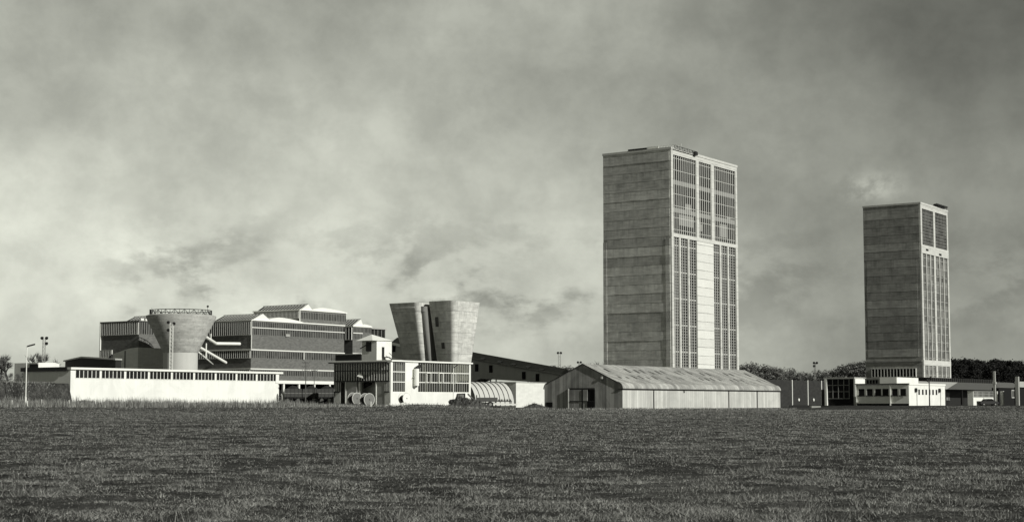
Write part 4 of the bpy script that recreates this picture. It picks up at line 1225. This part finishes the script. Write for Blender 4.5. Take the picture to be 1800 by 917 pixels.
for i, (p, s_) in enumerate(((22, 1), (48, .9), (73, 1.1), (122, 1), (168, .9), (652, .8))):
    x, y = on(p, 233); z0 = float(gz(x, y))
    o = MB().box(-.07, .07, -.07, .07, -.3, 1.0 * s_).build('fence_post', timber_p); o.location = (x, y, z0); o.rotation_euler = (0, .03 * (i - 2), i)
    tag(o, 'short weathered fence post standing in the long grass of the field edge', 'fence post', 'short fence posts along the field edge')

# ------------------------------------------------------------------ drums, lorry, wagons, car, heaps
def cable_drum(label, px, D, ybase, rad, wid, rz, m_, flat=False):
    x, y = on(px, D); z0 = zrow(ybase, D)
    root = thing('cable_drum', label, 'cable drum', (x, y, z0), rz, 'cable drums by the workshop')
    for s_ in (-1, 1):
        fl = MB().tube((s_ * wid / 2, 0, rad), (s_ * (wid / 2 + .08), 0, rad), rad, n=28).build('flange', m_, root)
        rim = MB()
        for i in range(28):
            a, b_ = 2*math.pi*i/28, 2*math.pi*(i+1)/28
            rim.tube((s_ * (wid/2 + .05), rad*1.01*math.cos(a), rad + rad*1.01*math.sin(a)), (s_ * (wid/2 + .05), rad*1.01*math.cos(b_), rad + rad*1.01*math.sin(b_)), .06, n=5)
        rim.build('rim', timber_p, fl)
        MB().tube((s_ * (wid/2 + .081), 0, rad), (s_ * (wid/2 + .12), 0, rad), .11, n=12).build('bolt_plate', dark, fl)
    MB().tube((-wid/2, 0, rad), (wid/2, 0, rad), rad * .62, n=24).build('cable_core', dark, root)
    return root
drum_m = mat('old_drum_timber', .17, var=.25)
cable_drum('timber cable drum between the raised workshop pillars, left of its twin', 623.5, 284, 710, 1.05, 1.3, R_(-48), drum_m)
cable_drum('timber cable drum standing on its edge, right of its twin', 645.5, 279, 712.5, 1.1, 1.3, R_(-52), drum_m)
cable_drum('white faced cable drum against the sunlit workshop wall', 711, 291, 709, 1.0, 1.1, R_(-42), roofw)
cable_drum('small pale cable drum at the right end of the long white building', 491, 286, 706, .75, .6, R_(20), grey_r)
def wagon():
    root = thing('rail_wagon', 'x', 'wagon', (0, 0, 0), 0, 'mineral wagons under the brick plant')
    m = MB()
    m.box(-2.1, 2.1, -1.2, -1.1, 1.2, 2.5); m.box(-2.1, 2.1, 1.1, 1.2, 1.2, 2.5); m.box(-2.1, -2.0, -1.1, 1.1, 1.2, 2.5); m.box(2.0, 2.1, -1.1, 1.1, 1.2, 2.5); m.box(-2.0, 2.0, -1.1, 1.1, 1.2, 1.3)
    for xx in (-1.4, -.5, .5, 1.4): m.box(xx - .06, xx + .06, -1.28, -1.2, 1.15, 2.55)
    m.build('body', mat_w, root)
    MB().box(-2.15, 2.15, -1.27, -1.21, 1.75, 1.85).build('side_rail', fin_m, root)
    MB().box(-2.2, 2.2, -.9, .9, .95, 1.19).build('chassis', dark, root)
    for xx in (-1.3, 1.3):
        for yy in (-.85, .85): MB().tube((xx, yy - .06, .5), (xx, yy + .06, .5), .5, n=18).build('wheel', metal_d, root)
    m = MB(); n = 9
    vs = [(-1.9 + 3.8*i/n, -1.05 + 2.1*j/n, 2.35 + .65 * math.sin(math.pi*i/n) * math.sin(math.pi*j/n) + rr.uniform(-.05, .07)) for i in range(n+1) for j in range(n+1)]
    m.add(vs, [(i*(n+1)+j, (i+1)*(n+1)+j, (i+1)*(n+1)+j+1, i*(n+1)+j+1) for i in range(n) for j in range(n)]).build('coal_load', coal, root)
    return root
mat_w = mat('wagon_grey', .07, var=.3); metal_d = mat('dark_steel', .10, rough=.5)
wg = wagon()
spots = [(515, 330, 'loaded mineral wagon nearest the white building end'), (547, 334, 'loaded mineral wagon in the middle of the three under the plant'), (575, 331, 'loaded mineral wagon beside the slatted workshop side')]
for i, (p, D, lb) in enumerate(spots):
    o = wg if i == 0 else dup(wg)
    x, y = on(p, D); o.location = (x, y, float(gz(x, y)) + .1); o.rotation_euler = (0, 0, R_(6)); o.scale = (.86, .86, 1.36); o['label'] = lb

# lorry
x, y = on(842, 276)
root = thing('lorry', 'dark flatbed lorry facing left, half hidden by the earth heap', 'lorry', (x, y, .25), R_(4))
def cabbox(prof_, y0, y1): return MB().prism(prof_, 'y', y0, y1)
cabbox([(-5.3, .7), (-5.3, 1.35), (-4.2, 1.5), (-3.95, 2.45), (-2.5, 2.5), (-2.45, .7)], -1.05, 1.05).build('cab', dark, root)
for s_ in (-1, 1):
    MB().box(-3.85, -2.75, s_ * 1.06 - .01, s_ * 1.06 + .01, 1.6, 2.3).build('window', gl_pale if s_ < 0 else gl_dark, root)
    MB().tube((-4.6, s_ * .8, .5), (-4.6, s_ * 1.08, .5), .5, n=18).build('wheel', rubber, root)
    MB().tube((-4.6, s_ * 1.081, .5), (-4.6, s_ * 1.1, .5), .24, n=12).build('wheel_hub', metal, root)
    MB().tube((2.0, s_ * .6, .5), (2.0, s_ * 1.1, .5), .52, n=18).build('wheel', rubber, root)
    MB().tube((2.0, s_ * 1.101, .5), (2.0, s_ * 1.13, .5), .26, n=12).build('wheel_hub', metal, root)
    MB().prism([(-5.15, .55), (-5.05, .95), (-4.6, 1.1), (-4.1, .95), (-4.0, .55)], 'y', s_*1.0 - .14, s_*1.0 + .14).build('mudguard', dark, root)
    MB().ball((-5.35, s_ * .75, 1.0), .16).build('headlight', metal, root)
MB().add([(-4.17, -.95, 1.55), (-4.17, .95, 1.55), (-3.99, .9, 2.35), (-3.99, -.9, 2.35)], [(0, 3, 2, 1)]).build('windscreen', gl_pale, root)
MB().box(-5.42, 3.0, -.45, .45, .62, .85).build('chassis', dark, root)
m = MB(); m.box(-.4, 3.2, -1.15, 1.15, 1.0, 1.15); m.box(-.4, 3.2, -1.2, -1.13, 1.151, 1.75); m.box(-.4, 3.2, 1.13, 1.2, 1.151, 1.75); m.box(-.47, -.4, -1.2, 1.2, .95, 2.2); m.box(3.2, 3.27, -1.2, 1.2, 1.0, 1.75)
m.build('flatbed', mat('lorry_body_grey', .09, var=.3), root)
m = MB(); m.path([(-2.0, -.6, 2.3), (-.6, -.6, 1.0)], .12); m.path([(-2.0, .5, 2.5), (-.6, .5, 1.0)], .1)
for i in range(5): m.tube((-2.0 + .3*i, -.6, 2.25 - .28*i), (-2.0 + .3*i, .5, 2.35 - .28*i), .06)
m.build('ladder_rack', metal_d, root)
x, y = on(885, 277)
root = thing('pipe_rack', 'dark rack of short pipes standing behind the lorry', 'rack', (x, y, .35), R_(4))
m = MB(); m.box(-1.6, 1.5, -.5, .5, .9, 1.05)
for xx in (-1.4, 1.3): m.box(xx, xx + .12, -.5, .5, 0, .9)
m.build('frame', dark, root)
for i in range(6): MB().tube((-1.3 + i * .5, -.62, 1.2), (-1.3 + i * .5, .6, 1.2), .16, n=10).build('pipe', metal_d, root)
x, y = on(868, 274)
o = MB().box(-.1, 4.2, -.12, .2, .0, .28).build('long_timber', roofw); o.location = (x, y, .75); o.rotation_euler = (0, R_(2), R_(3))
tag(o, 'long pale beam lying on the ground right of the lorry wheel', 'beam')

# car
x, y = on(1737, 312)
root = thing('parked_car', 'small dark rounded car parked before the white gatehouse', 'car', (x, y, .45), R_(8))
body = [(-1.9, .3), (-1.95, .75), (-1.2, .9), (-.7, 1.35), (.5, 1.4), (1.15, .95), (1.85, .8), (1.95, .35)]
MB().prism(body, 'y', -.75, .75).build('body', dark, root, smooth=False)
MB().prism([(-.95, .93), (-.62, 1.28), (.42, 1.32), (.92, .95)], 'y', -.765, .765).build('side_window', gl_dark, root)
for xx in (-1.25, 1.2):
    for s_ in (-1, 1):
        wh = MB().tube((xx, s_ * .6, .3), (xx, s_ * .79, .3), .32, n=16).build('wheel', rubber, root)
        MB().tube((xx, s_ * .791, .3), (xx, s_ * .80, .3), .14, n=12).build('hub_cap', metal, wh)
for s_ in (-1, 1): MB().ball((-1.92, s_ * .5, .62), .11).build('headlight', metal, root)

weed_m = mat('heap_weeds', .085, isl=.8, var=.4)
def heap(label, px, D, wpx, ytop, m_, seed, dep=5.0, name='earth_heap', tufts=900):
    x, y = on(px, D); z0 = float(gz(x, y)) - .3; H = zrow(ytop, D) - z0; hw = wpx / F * D / 2
    r_ = random.Random(seed); n = 36; vs = []
    np_ = [[r_.random() for _ in range(n + 1)] for _ in range(n + 1)]
    for i in range(n + 1):
        for j in range(n + 1):
            u, v = i / n * 2 - 1, j / n * 2 - 1; rr0 = math.hypot(u, v)
            b_ = max(0, 1 - rr0 ** 2.6) * (.74 + .26 * math.sin(4 * u + seed) * math.cos(5 * v + seed * 2)) * (.80 + .40 * np_[i][j])
            vs.append((u * hw, v * dep, H * b_))
    root = thing(name, label, 'heap', (x, y, z0))
    MB().add(vs, [(i*(n+1)+j, (i+1)*(n+1)+j, (i+1)*(n+1)+j+1, i*(n+1)+j+1) for i in range(n) for j in range(n)]).build('mound', m_, root)
    g_ = MB()
    for _ in range(tufts):
        u, v = r_.uniform(-.95, .95), r_.uniform(-.95, .6)
        i, j = int((u + 1) / 2 * n), int((v + 1) / 2 * n); p = vs[i * (n + 1) + j]; hh = r_.uniform(.12, .5); a = r_.random() * 6.28
        if p[2] < .15: continue
        g_.add([(p[0] - .05 * math.cos(a), p[1] - .05 * math.sin(a), p[2] - .05), (p[0] + .05 * math.cos(a), p[1] + .05 * math.sin(a), p[2] - .05), (p[0] + r_.uniform(-.2, .2), p[1] + r_.uniform(-.2, .2), p[2] + hh)], [(0, 1, 2)])
    if g_.v: tag(g_.build('weeds', weed_m, root), kind='stuff')
    return root
heap('big weed-covered earth heap in front of the lorry', 823, 262, 84, 697.5, earth, 3)
heap('low earth heap against the pale blockwork store', 941, 266, 64, 709.5, earth, 5, 3, tufts=200)
heap('long low bank of dark earth below the glazed workshop', 738, 270, 120, 709.5, earth, 8, 3, tufts=500)
heap('dark earth bank in front of the raised workshop pillars', 606, 262, 110, 709.0, earth, 12, 3, tufts=400)
heap('small earth bank behind the tall grass by the white building corner', 150, 248, 46, 701, earth, 14, 2.5, tufts=200)
for i, (p0, a, p1, b_, D, lb) in enumerate(((691, 714.5, 714, 706.5, 262, 'long pale plank lying slantwise on the earth bank'), (684, 709, 692, 714, 262, 'short pale plank at the left end of the plank pile'), (703, 708, 711, 715, 261.5, 'short dark-edged plank crossing under the long pale one'))):
    A_, B_ = np.array(onY(p0, a, D)), np.array(onY(p1, b_, D + .8))
    o = MB().tube(A_, B_, .13 if i == 0 else .1, n=4).build('plank', roofw if i == 0 else timber_p); tag(o, lb, 'plank', 'planks thrown down on the bank')
for i in range(7):
    p = (489, 501, 560, 500, 515, 571, 679)[i]; x, y = on(p, 250 + i); z0 = float(gz(x, y))
    o = MB().ball((0, 0, .12), .22 + .05 * (i % 3), 7, .6).build('stone', timber_p); o.location = (x, y, z0)
    tag(o, 'small pale stone lying in the rough grass before the plant', 'stone', 'pale stones in the rough grass')

# ------------------------------------------------------------------ trees
def bare_tree(seed, H, spread, twigs, m_twig, droop=0.0, trunk_r=.22, fine=.5):
    r_ = random.Random(seed); tr = MB(); tips = []
    def grow(p, d, L, r, lv):
        q_ = p + d * L; tr.tube(p, q_, r, r * .65, n=6 if lv < 2 else 4, cap=False)
        if lv == 4: tips.append((q_, d)); return
        for _ in range(3 if lv < 3 else 3):
            nd = d + np.array([r_.uniform(-1, 1), r_.uniform(-1, 1), r_.uniform(-.35, .6)]) * spread
            nd /= np.linalg.norm(nd); grow(q_ if r_.random() < .75 else p + d * L * r_.uniform(.5, .9), nd, L * r_.uniform(.6, .82), r * .6, lv + 1)
    grow(np.array([0, 0, -.3]), np.array([0, 0, 1.0]), H * .30, trunk_r, 0)
    tw = MB()
    for (p, d) in tips:
        for _ in range(twigs):
            nd = d + np.array([r_.uniform(-1, 1), r_.uniform(-1, 1), r_.uniform(-.6, .8) - droop]); nd /= np.linalg.norm(nd)
            b0 = p - d * r_.uniform(0, H * .08); L = H * r_.uniform(.06, .13); s = np.cross(nd, (r_.random(), r_.random(), r_.random())); s = s / (np.linalg.norm(s) + 1e-6) * fine * .07
            tw.add([b0 - s, b0 + s, b0 + nd * L], [(0, 1, 2)])
    root = thing('bare_tree', 'x', 'tree', (0, 0, 0))
    tr.build('trunk', bark, root); tw.build('crown', m_twig, root)
    zmax = max(v[2] for v in tw.v)
    root['h'] = zmax
    return root, zmax
def bushy_tree(seed, H, W_, m_leaf, n=2600, leaf=.28, conifer=False):
    r_ = random.Random(seed); tr = MB()
    tr.tube((0, 0, -.3), (0, 0, H * .75), H * .022, H * .008, n=6)
    cl = []
    for i in range(26 if not conifer else 40):
        t = r_.uniform(.18, .97); a = r_.uniform(0, 6.28)
        rad = W_ * .5 * ((1 - t) ** .8 * 1.1 if conifer else math.sin(math.pi * min(1, t * .9 + .12)) ** .7)
        rr0 = rad * math.sqrt(r_.random()); c = np.array([rr0 * math.cos(a), rr0 * math.sin(a), H * t])
        cl.append((c, r_.uniform(.09, .2) * H * (.6 if conifer else 1)))
        tr.tube((0, 0, H * t * .7), c, H * .007, H * .003, n=4, cap=False)
    lv = MB()
    for _ in range(n):
        c, R0 = r_.choice(cl); v = np.array([r_.gauss(0, 1), r_.gauss(0, 1), r_.gauss(0, .8)]); v = v / np.linalg.norm(v) * R0 * r_.random() ** .4
        p = c + v; s = leaf * r_.uniform(.5, 1.3)
        a, b_ = np.array([r_.uniform(-1, 1) for _ in range(3)]) * s, np.array([r_.uniform(-1, 1) for _ in range(3)]) * s
        lv.add([p, p + a, p + a * .5 + b_], [(0, 1, 2)])
    root = thing('bushy_tree' if not conifer else 'conifer', 'x', 'tree', (0, 0, 0))
    tr.build('trunk', bark, root); lv.build('crown', m_leaf, root)
    root['h'] = max(v[2] for v in lv.v)
    return root, root['h']
hedge = mat('winter_thicket', .15, isl=.8, var=.2)
bt = [bare_tree(s, 8, .62, 7, twig) for s in (1, 2, 3)]
bu = [bushy_tree(s, 8, 7.5, hedge, 3200, .30) for s in (11, 12, 13)]
cf = [bushy_tree(s, 11, 5.5, leafd, 3000, .42, True) for s in (21, 22, 23)]
used = set()
def plant(proto, px, D, ytop, label, group=None, wide=1.0, rz=None, ybase=None):
    o, h_ = proto
    x, y = on(px, D); z0 = float(gz(x, y)) if ybase is None else zrow(ybase, D)
    s = (zrow(ytop, D) - z0) / h_
    if o.name in used: o = dup(o)
    else: used.add(o.name)
    for k in list(o.keys()):
        if k == 'h': del o['h']
    o.location = (x, y, z0 - .1); o.scale = (s * wide, s * wide, s); o.rotation_euler = (0, 0, rnd.uniform(0, 6.28))
    o['label'] = label
    if group: o['group'] = group
    return o
plant(bt[0], 12, 330, 616, 'bare round-headed tree nearest the left edge of the photo', wide=1.0)
plant(bt[1], 0, 345, 620, 'bare tree cut by the left edge of the photo')
plant(bt[2], 60, 350, 614, 'bare tree behind the lone white street lamp', wide=.9)
plant(bt[0], 88, 370, 624, 'bare low tree behind the distant white building', wide=1.2)
plant(bt[1], 160, 420, 622, 'pale bare treetop above the low black building')
for p, yt in ((4, 655), (18, 656), (30, 657), (40, 655)):
    plant(bu[int(p) % 3], p, 322, yt - 3, 'dense dark bush under the bare trees at far left', 'dark bushes under the far left trees', wide=.9)
for i, (p, yt) in enumerate(((940, 646), (968, 640), (985, 637), (1000, 640), (1018, 645), (1036, 646), (958, 643), (975, 641))):
    plant(bu[i % 3], p, 500 + 9 * (i % 3), yt, 'dark distant bush showing over the conveyor gallery and shed', 'distant bushes behind the gallery', wide=1.3)
plant(bt[2], 1046, 480, 630, 'small bare tree between the shed ridge and the tallest tower', wide=1.2)
i = 0
px_ = 1296
while px_ < 1462:
    yt = np.interp(px_, [1296, 1310, 1340, 1370, 1400, 1425, 1440, 1462], [634, 636, 639, 643, 648, 655, 652, 650]) + rnd.uniform(-5, 3)
    plant(bu[i % 3] if i % 2 else bt[i % 3], px_, 425 + 14 * (i % 3), yt, 'bushy winter tree in the thicket between the shed and the farther tower', 'winter trees between the two towers', wide=1.15)
    px_ += 7.5; i += 1
for i in range(17):
    px_ = 1440 + i * 5.2
    yt = np.interp(px_, [1440, 1460, 1480, 1500, 1522], [656, 650, 644, 638, 632]) + rnd.uniform(-4, 3)
    plant(cf[i % 3] if i % 3 else bu[i % 3], px_, 470 + 8 * (i % 3), yt, 'dark conifer on the slope left of the farther tower', 'dark trees left of the farther tower', wide=1.35)
for i in range(44):
    px_ = 1668 + (i % 22) * 7.0 + (i // 22) * 3.4
    yt = np.interp(px_, [1668, 1690, 1720, 1745, 1780, 1830], [630, 630, 628, 631, 634, 639]) + rnd.uniform(-4.5, 3.0) + (i // 22) * 7
    plant(cf[i % 3], px_, 500 - 22 * (i // 22) + 7 * (i % 4), yt, 'black conifer of the wood at the right edge behind the farther tower', 'dark conifer wood at right', wide=1.5)

# trees nobody used would stand at the origin
for pr in bt + bu + cf:
    if pr[0].name not in used:
        for c_ in list(pr[0].children): bpy.data.objects.remove(c_)
        bpy.data.objects.remove(pr[0])
